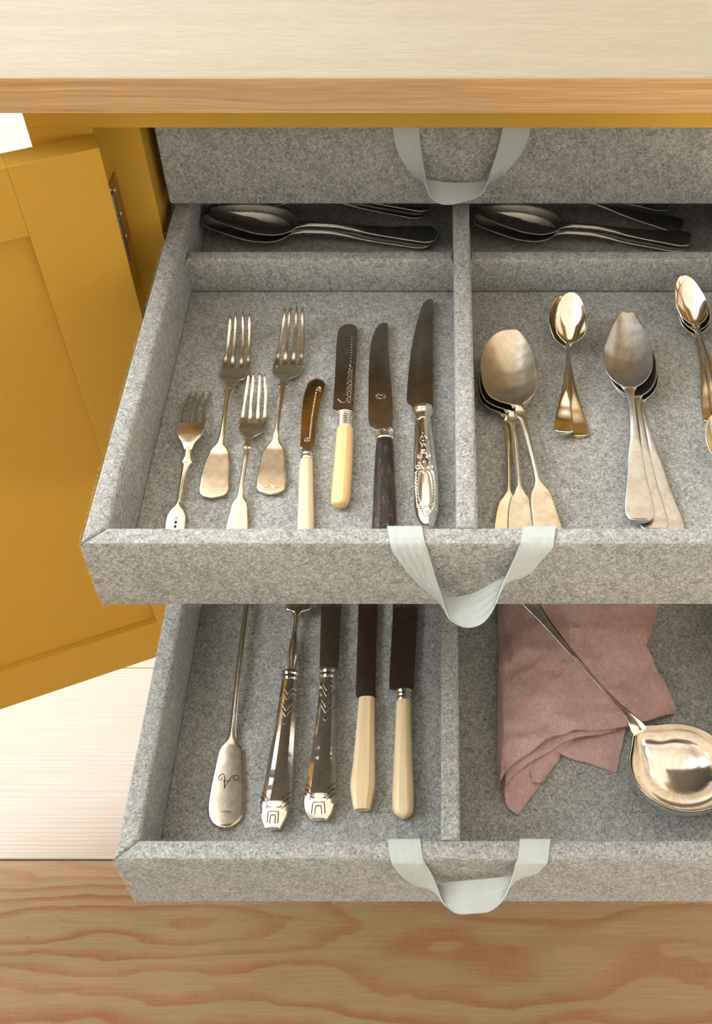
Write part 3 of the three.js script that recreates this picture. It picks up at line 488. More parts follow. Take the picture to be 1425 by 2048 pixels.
{ const gs = []; for (let k = -3; k <= 3; k++) gs.push(wire([[k * 1.7, 10.9 - Math.abs(k) * 0.25, 105.6], [k * 1.7 + 1.6, 10.9 - Math.abs(k) * 0.25, 108], [k * 1.7 - 0.2, 10.9 - Math.abs(k) * 0.25, 111.4]], 0.22)); part('engraved_leaves', mergeGeometries(gs), M.dull, k3); }
part('blade', loft(bladeRows([[114.6, 0, 6.6, 5], [118.3, -1.6, 8.2, 5], [122.4, -2.5, 8.9, 5], [130.8, -2.6, 9.6, 5], [159.4, -3.1, 9.2, 5], [181.7, -3.7, 8.6, 5], [201.7, -4.0, 7.8, 5], [217.4, -3.7, 7.1, 5], [230.3, -2.5, 5.9, 5], [238.4, -1.3, 4.5, 5], [242.6, 0, 2.7, 5]]), { n: 60 }), M.blade, k3);
{ const gs = [ringAt(0, 1, 0.2, 0)]; gs.pop(); const c = [-2.6, 152]; gs.push(wire([0, 1, 2, 3, 4, 5, 6, 7].map((a) => [c[0] + 1.7 * Math.cos(a * 0.785), 5.72, c[1] + 2.2 * Math.sin(a * 0.785)]), 0.2, { closed: true })); for (let a = 0; a < 9; a++) { const A = -0.4 + a * 0.5; gs.push(wire([[c[0] + 2.6 * Math.cos(A), 5.7, c[1] + 3 * Math.sin(A)], [c[0] + 4.3 * Math.cos(A), 5.66, c[1] + 4.6 * Math.sin(A)]], 0.2, { n: 3 })); } part('maker_stamp', mergeGeometries(gs), M.silver, k3).userData.label = 'faint stamped round emblem'; }
put(k3, -0.0401, F2, -0.4905, 0.0356);
const k4 = thing('table_knife', 'longest table knife, ornate embossed silver handle with leaves and a shield, next to the divider', 'knife');
const k4top = spline([0, 5, 20, 45, 71, 104], [9, 11.4, 13, 13, 12.6, 12]);
part('handle', loft([[-0.6, -0.2, 0.3, 7, 2], [0, 0, 3.0, 7, 4], [2.9, -0.8, 5.2, 7, 6], [11.2, -1.5, 8.0, 7, 9], [20.8, -1.7, 9.1, 7, 10], [45.4, -2.1, 9.3, 7, 10], [71.0, -3.4, 8.4, 7, 9.6], [91.0, -4.3, 7.4, 7, 9.2], [104.6, -4.9, 6.6, 7, 9]].map((r) => [...r, 0, 1.0, 1.0]), { n: 60 }), M.bright, k4);
part('bolster', mergeGeometries([loft([[103.8, -4.9, 6.5, 7, 9.4], [106.5, -4.8, 7.0, 7, 10.4], [109, -4.8, 6.3, 7, 9.6], [111.5, -4.8, 6.5, 7, 9.8], [116, -5.0, 7.8, 7, 11], [118.6, -5.1, 8.4, 7, 11.6], [120.7, -5.1, 7.9, 7, 11], [121.8, -5.2, 6.0, 7, 6]], { n: 40 })]), M.bright, k4);
part('blade', loft(bladeRows([[121.2, -5.3, 7.0, 5.6], [124.0, -5.6, 8.4, 5.2], [127.1, -6.8, 9.9, 5], [132.1, -7.4, 10.5, 5], [157.1, -7.1, 10.1, 5], [187.6, -6.3, 9.1, 5], [219.6, -4.7, 7.2, 5], [236.2, -3.4, 6.0, 5], [251.4, -1.6, 4.2, 5], [257.2, 0, 2.2, 5]]), { n: 60 }), M.blade, k4);
{
  const gs = [], ax = (s) => -1.6 - s * 0.032, yy = (x, s) => k4top(s) - Math.pow((x - ax(s)) / 9.5, 2) * 2.4 + 0.05;
  const P = (pts) => pts.map(([u, s]) => [ax(s) + u, yy(ax(s) + u, s), s]);
  const W = (pts, r, o) => gs.push(wire(P(pts), r, o));
  const SC = (u, s, r, turns, dir, st, w) => { const p = []; for (let i = 0; i <= 14; i++) { const t = i / 14, a = st + dir * turns * 6.283 * t, q = r * (1 - 0.8 * t); p.push([u + q * Math.cos(a), s + q * Math.sin(a)]); } W(p, w); };
  W([[-4.6, 22], [-5.2, 32], [-4.6, 42], [-2.5, 48], [0, 46.5], [2.5, 48], [4.6, 42], [5.2, 32], [4.6, 22], [2.5, 16], [0, 14], [-2.5, 16]], 0.5, { closed: true });
  for (const k of [-1, 1]) {
    W([[k * 6.6, 20], [k * 7.2, 32], [k * 6.8, 44], [k * 5.2, 50]], 0.45); for (let s = 20; s < 48; s += 3.2) W([[k * 5.6, s], [k * 6.9, s + 1.6], [k * 6.1, s + 3]], 0.38);
    SC(k * 3.6, 13, 3.0, 1.2, k, k > 0 ? 0.4 : 2.7, 0.6); SC(k * 1.7, 9.5, 2.0, 1.1, -k, k > 0 ? 2 : 1, 0.5); SC(k * 4.4, 53, 2.6, 1.2, k, k > 0 ? 3.6 : -0.4, 0.55);
    W([[k * 0.8, 6], [k * 3.4, 9], [k * 5.8, 15], [k * 6.4, 20]], 0.6); W([[0, 50], [k * 2.2, 54], [k * 3.2, 60], [k * 1.8, 66]], 0.55); SC(k * 2.8, 63.5, 2.4, 1.0, -k, k > 0 ? 1 : 2, 0.5);
    W([[0, 66], [k * 1.9, 70], [k * 1.6, 74], [0, 77]], 0.5); W([[k * 0.6, 74], [k * 2.4, 78], [k * 2.8, 82], [k * 1.2, 85]], 0.42); W([[0, 82], [k * 1.2, 88], [0, 95]], 0.4);
    W([[k * 6.9, 52], [k * 5.9, 70], [k * 5.1, 90], [k * 4.8, 101]], 0.35);
  }
  for (const [u, s, r] of [[0, 70, 1.5], [-1.6, 67, 1.2], [1.6, 67, 1.2], [0, 58, 1.4], [-3.4, 57, 1.2], [3.6, 57.5, 1.2], [0, 9, 1.5], [0, 80, 1.1], [0, 88, 0.9]]) gs.push(bead(ax(s) + u, yy(ax(s) + u, s), s, r, 0.45));
  part('embossed_ornament', mergeGeometries(gs), M.bright, k4).userData.label = 'raised scrolls, leaves and shield';
}
put(k4, -0.0094, F2, -0.5075, 0.0042);

// spoons: handle and bowl from one outline
function spoonBuild(name, label, cat, group, rows, split, D, mat, o = {}) {
  const t = thing(name, label, cat, group);
  const H = cut(rows, 0, split + 1).map((r) => [r[0], r[1], r[2], r[3] - 1.1, r[2] < 4.2 ? 3.0 : 1.8, 0, o.ridge && r[2] > 4.2 ? 0.35 : r[2] < 4.2 ? 0.7 : 0.15, 0.3]);
  H.unshift([H[0][0] - 0.7, H[0][1], 0.2, H[0][3], 1, 0, 0, 0]);
  part('handle', loft(H, { n: 90 }), mat, t);
  const pk = o.peak || 0.40, pw = o.pw || 1.8, b0 = rows[split][0], b1 = rows[rows.length - 1][0] + 0.6, B = cut(rows, split, rows.length).map((r) => { const q = (r[0] - b0) / (b1 - b0), e = Math.pow(Math.max(0, 1 - Math.pow(q < pk ? (pk - q) / (pk + 0.02) : (q - pk) / (1.005 - pk), q < pk ? 2 : pw)), 0.92); return [r[0], r[1], r[2], r[3] - 0.7, 1.3, D * e, 0, 0]; });
  B.push([b1, B[B.length - 1][1], 0.2, B[B.length - 1][3], 0.9, 0, 0, 0]); B.unshift([b0 - 3, B[0][1], B[0][2] * 0.8, B[0][3] - 0.5, 1.4, 0, 0, 0]);
  part('bowl', loft(B, { n: 70, cols: 26 }), mat, t);
  return t;
}
function spoonCopy(src, label, mat) { const c = src.clone(); c.name = numbered(src.name.replace(/_\d{3}$/, '')); c.userData = { ...src.userData, label }; if (mat) c.traverse((m) => { if (m.isMesh) m.material = mat; }); scene.add(c); return c; }
const gS = 'broad soup spoons stacked beside the divider', gD = 'dull grey dessert spoons stacked in the middle of the right compartment', gT = 'two crossed teaspoons', gR = 'teaspoons stacked at the right edge', gB = 'spoons lying on their sides in the shaded back left compartment', gC = 'spoons lying in the shaded back right compartment';
const soup = spoonBuild('soup_spoon', 'broad bowled satin soup spoon on top of the stack, stepped shoulders on its neck', 'spoon', gS,
  [[-6,0,8,9],[-3,0,10.0,9],[3.2,0.2,10.7,9],[11.3,0.5,10.3,9],[19.5,0.6,9.6,9],[35.5,0.4,8.3,10],[44,0.6,7.0,10.4],[48.3,0.6,4.3,11],[54.4,0.1,2.6,12],[66.8,-0.4,2.3,14],[83,-1.2,2.4,16],[100.7,-2.1,2.8,17],[112.3,-2.9,3.0,17],[117.2,-3.2,4.5,17],[120.1,-3.2,4.2,17],[125.9,-3.4,3.8,17.2],[128.5,-4.6,5.2,17.5],[132.3,-6.4,11.3,17.9],[138.6,-7.0,17.6,18.5],[145.9,-6.9,20.4,19.2],[156.9,-6.5,22.0,20.3],[168.1,-6.1,22.0,21.4],[179.5,-5.4,20.7,22.4],[191,-4.1,18,23.5],[198.7,-2.8,14.4,24.2],[204.4,-1.2,9.9,24.8],[207,0,4.4,25]], 16, 10.8, M.satin);
put(soup, 0.0744, F2, -0.4945, 0.0989);
put(spoonCopy(soup, 'middle soup spoon of the stack beside the divider, handle end between the other two'), 0.0545, F2 - 0.0032, -0.491, -0.018, -0.003);
put(spoonCopy(soup, 'lowest soup spoon of the stack, its handle end nearest the divider', M.brass), 0.0435, F2 - 0.0062, -0.490, -0.082, -0.004);
const tea = spoonBuild('teaspoon', 'shiny teaspoon with an egg-shaped bowl lying on top of its crossed partner', 'spoon', gT,
  [[0,0,3.3,5],[3.2,-0.2,7.4,5],[11.9,-0.2,7.1,5],[25.6,-0.1,5.6,6.5],[43.6,0,3.4,9],[62.1,0.2,2.0,11],[77.9,0.2,1.6,12.5],[89.7,0.3,1.7,13.2],[94,0.5,2.7,13.8],[98.4,1.3,7.9,15],[104.3,1.4,11.9,17.2],[114.8,0.9,13.4,21.2],[127,0.3,10.9,25.8],[134.8,0.2,7.2,28.7],[138.6,0,2.4,30]], 8, 9.0, M.bright, { ridge: true, peak: 0.3, pw: 1.5 });
put(tea, 0.0918, F2 + 0.0036, -0.5997, -0.1035);
put(spoonCopy(tea, 'golden teaspoon underneath its shinier partner, bowl peeping out on the left', M.brass), 0.1050, F2 - 0.0022, -0.6015, 0.045, 0.003);
const dessert = spoonBuild('dessert_spoon', 'dull grey dessert spoon on top of the stack with a faint ridge down its handle', 'spoon', gD,
  [[0,0,4.0,8],[1.8,0.1,7.6,8],[5.9,0.3,10.1,8],[10.7,0.3,10.7,8],[25.6,-0.1,9.2,9],[43.4,-0.2,7.1,10],[60.7,-0.3,5.6,12],[78.5,-0.5,3.8,14.5],[95.8,-1.0,3.0,17],[115.6,-1.6,3.1,18],[125.6,-1.9,4.5,18.3],[127.9,-2,6,18.5],[131.9,-2,10.6,18.9],[138.3,-2,15.3,19.5],[148.9,-1.9,18.9,20.6],[162.2,-1.5,19.6,22],[176,-0.9,17.2,23.4],[189.9,-0.6,13.5,24.9],[197,-0.5,10.8,25.6],[203.8,-0.4,8.2,26.3],[207.8,0,4.9,26.6]], 11, 10.0, M.dull, { ridge: true });
put(dessert, 0.139, F2 + 0.0022, -0.5104, -0.055);
put(spoonCopy(dessert, 'dessert spoon second in the grey stack, pale handle showing between the other two'), 0.149, F2 - 0.0026, -0.5055, -0.012, -0.002);
put(spoonCopy(dessert, 'lowest dessert spoon of the grey stack, handle furthest to the right'), 0.1615, F2 - 0.0052, -0.5045, 0.06, -0.004);
const r1 = put(spoonCopy(tea, 'gleaming teaspoon on top of the stack at the right edge of the photo'), 0.2212, F2 + 0.0050, -0.6214, 0.15); r1.userData.group = gR;
const r2 = put(spoonCopy(tea, 'teaspoon second in the right-hand stack, its handle running out of view', M.silver), 0.2165, F2 + 0.0018, -0.6175, 0.09); r2.userData.group = gR;
const r3 = put(spoonCopy(tea, 'golden teaspoon lowest in the right-hand stack, its handle end in view', M.brass), 0.2090, F2 - 0.0014, -0.616, 0.02); r3.userData.group = gR;
const salt = put(spoonCopy(tea, 'golden spoon cut off by the right edge of the photo, only its bowl rim showing', M.brass), 0.2150, F2, -0.4865, 0.1); salt.scale.setScalar(0.84); delete salt.userData.group;
// the shaded back compartments
const back = (label, grp, x, z, y, turn, roll, sc) => { const c = put(spoonCopy(dessert, label), x, F2 + y, z, turn, 0, roll); c.scale.setScalar(sc); c.userData.group = grp; return c; };
back('front spoon of the back left compartment, whole bowl showing, lying on a nested partner', gB, -0.0045, -0.8505, 0.0045, 1.515, 0.16, 0.98);
back('spoon nested underneath the front one in the back left compartment', gB, -0.010, -0.8475, 0.0006, 1.53, 0.16, 0.98);
back('rear upper spoon in the back left compartment, bowl mostly hidden by the top drawer', gB, -0.010, -0.899, 0.0045, 1.48, 0.16, 0.96);
back('rear spoon nested lowest in the back left compartment', gB, -0.016, -0.893, 0.0006, 1.455, 0.16, 0.96);
back('front spoon of the back right compartment, whole bowl showing on a nested partner', gC, 0.2245, -0.8445, 0.0045, 1.46, 0.16, 0.92);
back('spoon nested underneath the front one in the back right compartment', gC, 0.2190, -0.8415, 0.0006, 1.475, 0.16, 0.92);
back('rear spoon of the back right compartment, its handle slanting towards the front', gC, 0.2195, -0.864, 0.0046, 1.22, 0.16, 0.92);
back('hindmost dark spoon of the back right compartment', gC, 0.213, -0.905, 0.0005, 1.40, 0.16, 0.88);

// ---------------------------------------------------------------- lowest drawer: serving pieces
const s1 = thing('basting_spoon', 'long plain silver serving handle engraved with an upside-down script A', 'serving spoon');
{
  const rows = [[0,0,3.5,4],[2.3,0,7.4,4],[5.3,0,10.8,4],[11.4,-0.3,13.5,4],[19.1,-0.7,14.3,4],[34.8,-1.1,13.5,4],[50.8,-1.3,11.9,4],[62.3,-1.5,10.6,4.4],[68.4,-1.7,9.3,5],[71.8,-1.8,6.5,5.4],[76.2,-1.6,4.4,6],[83.5,-1.3,3.3,8],[97.8,-1.0,2.9,10],[123,-0.9,2.7,12],[159.2,-0.7,2.6,13],[197.9,-0.3,2.4,13],[230,0,2.8,13],[250,0,5,13]];
  const H = rows.map((r) => [r[0], r[1], r[2], r[3] - 1.1, r[2] < 5 ? 3.6 : 2.2, 0, r[2] < 5 ? 0.9 : 0.3, 0.4]); H.unshift([-0.8, 0, 0.2, 3, 1, 0, 0, 0]);
  part('handle', loft(H, { n: 110 }), M.silver, s1);
  const B = [[246, 0, 4.5, 12, 1.6, 0], [254, 0, 12, 13, 1.5, 4], [268, 0, 21, 14, 1.5, 9], [292, 0, 25, 14, 1.5, 12], [318, 0, 20, 14, 1.5, 9], [332, 0, 11, 14, 1.5, 3], [337, 0, 0.3, 14, 1, 0]]; part('bowl', loft(B, { n: 50, cols: 24 }), M.silver, s1);
  const q = (pts) => pts.map(([a, b]) => [-1.0 - a * 0.78, 4.35, 47.5 - b * 0.80]);      // letter drawn in its own upright axes, turned round on the handle
  const gs = [wire(q([[-9, 4.2], [-10.4, 5.6], [-10.2, 8.4], [-7.6, 9.4], [-5.4, 7.4], [-5.8, 4.4], [-7.6, 3.6]]), 0.26), wire(q([[-8.2, 3.8], [-5.2, 4.0], [-2.6, 6.2], [0.4, 11.5], [3.4, 17.8]]), 0.26), wire(q([[3.4, 17.8], [3.8, 12], [4.2, 6], [5.2, 2.6], [7.2, 2.2], [9.4, 4], [10.2, 6.8], [8.2, 8.6], [6.4, 7.2], [7, 5.2]]), 0.26), wire(q([[-2.6, 9.0], [1, 9.8], [5.6, 10.2]]), 0.24)];
  gs.push(wire(q([[3.0, 17.4], [3.5, 12], [3.9, 6]]), 0.3)); part('engraved_letter', mergeGeometries(gs), M.dark, s1).userData.label = 'engraved script letter A';
  const wv = [wire([[-4, 4.3, 13.4], [3, 4.3, 13.7]], 0.16), wire([[-2, 4.3, 12.6], [4.5, 4.3, 12.9]], 0.12)]; part('scratch_mark', mergeGeometries(wv), M.dark, s1);
}
put(s1, -0.1685, F3, -0.3849, 0.0279);
const OCT = [[-1, 0.1], [-0.93, 0.42], [-0.58, 0.82], [-0.28, 0.95], [0, 0.99], [0.28, 0.95], [0.58, 0.82], [0.93, 0.42], [1, 0.1], [1, -0.3], [0.6, -0.96], [-0.6, -0.96], [-1, -0.3]];
function decoHandle(t, rows, sx) {                                     // tapering faceted silver handle with chevrons and a fluted end
  part('handle', loft(rows, { n: 60, poly: OCT, crease: 0.35, sharp: true, linear: true }), M.bright, t);
  const S = rows.map((r) => r[0]), X = spline(S, rows.map((r) => r[1])), W = spline(S, rows.map((r) => r[2])), Y = spline(S, rows.map((r) => r[3] + r[4] * 0.495)), HT = spline(S, rows.map((r) => r[4] / 2));
  const at = (u, s) => { const a = Math.abs(u), w = W(s), h = HT(s), drop = (a < 0.28 ? a / 0.28 * 0.04 : a < 0.58 ? 0.04 + (a - 0.28) / 0.3 * 0.13 : 0.17 + (Math.min(a, 0.93) - 0.58) / 0.35 * 0.4) * h; return [X(s) + u * w, Y(s) - drop + 0.08, s]; };
  const L = (pts, r) => wire(pts.map(([u, s]) => at(u, s)), r, { tension: 0.02, n: (pts.length - 1) * 6 });
  const gs = [], dk = [];
  for (const s of sx) gs.push(L([[-0.9, s + 8], [0, s - 5], [0.9, s + 8]], 0.62), L([[-0.5, s + 10], [0, s + 2.5], [0.5, s + 10]], 0.55), L([[-0.5, s + 15], [0, s + 8], [0.5, s + 15]], 0.55)), dk.push(L([[-0.9, s + 9.6], [0, s - 3.4], [0.9, s + 9.6]], 0.36), L([[-0.5, s + 11.4], [0, s + 3.9], [0.5, s + 11.4]], 0.34), L([[-0.5, s + 16.4], [0, s + 9.4], [0.5, s + 16.4]], 0.34));
  gs.push(L([[0.42, 122], [0.9, 122]], 0.4), L([[0.42, 117], [0.9, 117]], 0.36));
  part('chevron_relief', mergeGeometries(gs), M.bright, t); part('chevron_groove', mergeGeometries(dk), M.dark, t);
  const ln = [];
  for (let k = 0; k < 3; k++) { const s = 12 + k * 4.2; for (const e of [-1, 1]) ln.push(L([[e * 0.96, s + 8], [e * 0.5, s + 1.5]], 0.42)); }
  ln.push(L([[-0.8, 23], [-0.42, 14.5], [0.42, 14.5], [0.8, 23]], 0.45), L([[-0.55, 3], [-0.36, 11.2], [0.36, 11.2], [0.55, 3]], 0.42), L([[-0.3, 2.4], [-0.18, 8.4], [0.18, 8.4], [0.3, 2.4]], 0.38));
  part('fluted_line', mergeGeometries(ln), M.dark, t).userData.label = 'dark grooves around the faceted end';
}
const s2 = thing('carving_fork', 'carving fork with faceted art deco silver handle, guard and waisted shank', 'carving fork');
decoHandle(s2, [[0,0,6.0,6.5,6],[5.3,-0.1,8.5,7,9],[11.3,0.1,10.8,7.5,11.5],[19,0.1,12.0,8,13],[34.6,0.4,11.3,8,13.5],[58.7,0.6,10.3,8,13],[83.7,0.6,9.0,8,12.4],[109.6,0.3,7.8,8,11.6],[132.8,-0.3,6.7,8,11]], [92, 108]);
part('collar', mergeGeometries([loft([[131.8, -0.4, 6.6, 8, 11], [134, -0.6, 7.6, 8, 12.4], [136.4, -0.7, 7.2, 8, 11.6], [138.6, -0.8, 8.4, 8, 13], [141, -0.8, 7.8, 8, 12], [142.4, -0.4, 4, 8, 6]], { n: 36 })]), M.bright, s2);
part('shank', loft([[141, 0.2, 3.2, 8, 6], [148.4, 0.2, 3.5, 8, 6.4], [160.6, -0.2, 4.9, 8, 8], [170.1, -0.5, 4.1, 8, 7.4], [183.6, -1.2, 2.3, 8, 5], [199.4, -1.0, 2.7, 8, 5], [204, -1, 5, 8, 4.6], [207, -0.8, 11.6, 8, 4], [212, -0.5, 12.2, 8, 3.6], [216, 0, 9, 8, 3]], { n: 70 }), M.bright, s2);
for (const k of [-1, 1]) part('prong', loft([[213, k * 7.5, 3, 8, 3.6], [240, k * 8.5, 2.4, 8, 3.2], [290, k * 8, 1.6, 8, 2.6], [318, k * 7.5, 0.4, 8, 1]], { n: 30, cols: 8 }), M.bright, s2);
put(s2, -0.1308, F3, -0.383, -0.013);
const s3 = thing('carving_knife', 'carving knife with faceted art deco silver handle matching the carving fork', 'carving knife');
decoHandle(s3, [[0,0,7.1,6.5,6],[3.8,-0.1,9.9,7,9],[11.5,0,12.3,7.6,12],[14.5,0,12.7,8,13],[22.3,0.2,12.2,8,13.4],[51.1,1,10.4,8,13],[84.6,1.4,8.5,8,12.2],[110.9,1.2,7.3,8,11.4],[127.1,1,6.6,8,11]], [88, 104]);
part('collar', loft([[126, 1, 6.5, 8, 11], [128.6, 1, 7.6, 8, 12.4], [131, 0.9, 7.0, 8, 11.4], [133.6, 0.9, 7.9, 8, 12.8], [136, 0.9, 7.4, 8, 12], [137.4, 1, 4, 8, 6]], { n: 36 }), M.bright, s3);
part('blade', loft(bladeRows([[136.6, 1, 7.6, 7], [139.4, 1.1, 8.1, 7], [167.8, 0.6, 8.6, 7], [205.4, 0, 9.0, 7], [260, -0.5, 9.4, 7], [300, -1.5, 8, 7], [325, -4, 4.5, 7], [334, -6, 1.5, 7]]), { n: 50 }), M.blade, s3);
put(s3, -0.0959, F3, -0.3905, 0.0175);
const OCT2 = [[-1, 0.2], [-0.88, 0.62], [-0.5, 1], [0.5, 1], [0.88, 0.62], [1, 0.2], [1, -0.5], [0.6, -1], [-0.6, -1], [-1, -0.5]];
const s4 = thing('table_knife', 'knife with faceted square-ended ivory handle and dark brown blade, without a collar', 'knife');
part('handle', loft([[0,0,5.9,6,6],[2,-0.3,6.9,6,8],[12.1,-0.4,8.6,6,10],[20,-0.3,9.8,6,11],[44.1,0.3,8.7,6,10.6],[77.7,0.8,7.5,6,10],[100.6,1.1,6.8,6,9.4]], { n: 40, poly: OCT2, crease: 0.4, sharp: true, linear: true }), M.paleIvory, s4);
part('blade', loft([[100.2, 1.1, 6.6, 5, 1], [101.4, 0.8, 7.2, 5, 0.8], [104.6, 0, 8.4, 5, 0.6], [113.6, -0.2, 8.4, 5, 0.6], [150.8, -0.2, 8.4, 5, 0.6], [198, 0, 8.7, 5, 0.6], [250, 0, 8.8, 5, 0.6], [262, 0, 6, 5, 0.6], [266, 0, 0.3, 5, 0.4]].map((r) => [...r, 0, 0.5, 0.5]), { n: 50 }), M.bladeBrown, s4);
put(s4, -0.0623, F3, -0.3987, 0.0218);
const s5 = thing('table_knife', 'knife with rounded pale yellow handle, silver collar and dark brown blade, nearest the lower divider', 'knife');
part('handle', loft([[-0.7, 0, 0.3, 6, 3], [0, 0, 2.4, 6, 5], [3.4, -0.4, 6.7, 6, 8.6], [8, -0.7, 8.5, 6, 10.4], [18.8, -0.8, 8.7, 6, 11], [50.8, -1, 7.7, 6, 10.4], [84.4, -1, 6.7, 6, 9.8], [104, -0.9, 6.5, 6, 9.4], [105.6, -0.9, 5.4, 6, 8]], { n: 60 }), M.greenIvory, s5);
part('ferrule', loft([[104.6, -0.7, 6.0, 6, 9], [106.6, -0.6, 6.7, 6, 10], [108.6, -0.6, 5.9, 6, 9], [110.4, -0.6, 6.6, 6, 10], [112, -0.6, 6.0, 6, 9], [114.6, -0.6, 7.2, 6, 10], [116.6, -1, 6, 6, 6]], { n: 40 }), M.bright, s5);
part('blade', loft([[115.8, -1.4, 8.4, 5, 0.8], [117, -2.6, 10.2, 5, 0.6], [120.4, -2.8, 10.6, 5, 0.6], [157.5, -1.6, 10.8, 5, 0.6], [204.7, 0, 11, 5, 0.6], [258, 0.6, 11, 5, 0.6], [268, 0.6, 7, 5, 0.6], [272, 0.6, 0.3, 5, 0.4]].map((r) => [...r, 0, 0.5, 0.5]), { n: 50 }), M.bladeBrown, s5);
put(s5, -0.0296, F3, -0.392, 0.0175);

// ---------------------------------------------------------------- napkin
const napkin = thing('napkin', 'dusty pink linen napkin loosely folded to a cone, under the ladle handle', 'napkin');
const bez = (pts) => new THREE.CatmullRomCurve3(pts.map((p) => V(p[0], p[2] === undefined ? 0 : p[2], p[1])), false, 'centripetal');
function cloth(left, right, back, front, lift, th, seed, wr = 0.35) {             // Coons patch between four edges given as [x, z, height]; left and right run from back to front
  const cl = bez(left), cr = bez(right), cb = bez(back), cf = bez(front), N = 60, P = [], pos = [], uv = [], idx = [];
  for (let i = 0; i <= N; i++) for (let j = 0; j <= N; j++) {
    const u = j / N, v = i / N, l = cl.getPoint(v), r = cr.getPoint(v), b = cb.getPoint(u), f = cf.getPoint(u), q = V(0, 0, 0);
    q.addScaledVector(l, 1 - u).addScaledVector(r, u).addScaledVector(b, 1 - v).addScaledVector(f, v);
    const c00 = cl.getPoint(0), c01 = cr.getPoint(0), c10 = cl.getPoint(1), c11 = cr.getPoint(1);
    q.addScaledVector(c00, -(1 - u) * (1 - v)).addScaledVector(c01, -u * (1 - v)).addScaledVector(c10, -(1 - u) * v).addScaledVector(c11, -u * v);
    q.y += lift(u, v, q.x, q.z) + (0.0075 * (vnoise(q.x * 22 + q.z * 10, q.z * 46 - q.x * 16, seed) - 0.5) + 0.0060 * (vnoise(q.x * 34 + q.z * 26, q.z * 90 - q.x * 34, seed + 2) - 0.5) + 0.0019 * Math.sin(q.z * 210 + q.x * 60 + 7 * vnoise(q.x * 26, q.z * 40, seed + 4)) * sstep(0.45, 0.75, vnoise(q.x * 30, q.z * 44, seed + 5)) + 0.0026 * (vnoise(q.x * 70 + q.z * 50, q.z * 190 - q.x * 60, seed + 3) - 0.5)) * wr + 0.0007 * (vnoise(q.x * 160, q.z * 320, seed + 1) - 0.5);
    P.push(q);
  }
  const K = (N + 1) * (N + 1), at = (s, i, j) => s * K + i * (N + 1) + j;
  for (const s of [0, 1]) for (const q of P) { pos.push(q.x, q.y - (s ? th : 0), q.z); uv.push(q.x * 0.92 + q.z * 0.3, q.z * 0.92 - q.x * 0.3); }
  for (let i = 0; i < N; i++) for (let j = 0; j < N; j++) { idx.push(at(0, i, j), at(0, i + 1, j), at(0, i, j + 1), at(0, i, j + 1), at(0, i + 1, j), at(0, i + 1, j + 1), at(1, i, j), at(1, i, j + 1), at(1, i + 1, j), at(1, i, j + 1), at(1, i + 1, j + 1), at(1, i + 1, j)); }
  const side = (a, b, c, d) => idx.push(a, c, b, b, c, d);
  for (let k = 0; k < N; k++) { side(at(0, 0, k), at(0, 0, k + 1), at(1, 0, k), at(1, 0, k + 1)); side(at(0, N, k + 1), at(0, N, k), at(1, N, k + 1), at(1, N, k)); side(at(0, k + 1, 0), at(0, k, 0), at(1, k + 1, 0), at(1, k, 0)); side(at(0, k, N), at(0, k + 1, N), at(1, k, N), at(1, k + 1, N)); }
  const g = new THREE.BufferGeometry(); g.setAttribute('position', new THREE.Float32BufferAttribute(pos, 3)); g.setAttribute('uv', new THREE.Float32BufferAttribute(uv, 2)); g.setIndex(idx);
  outward(g); return toCreasedNormals(g, 1.1);
}
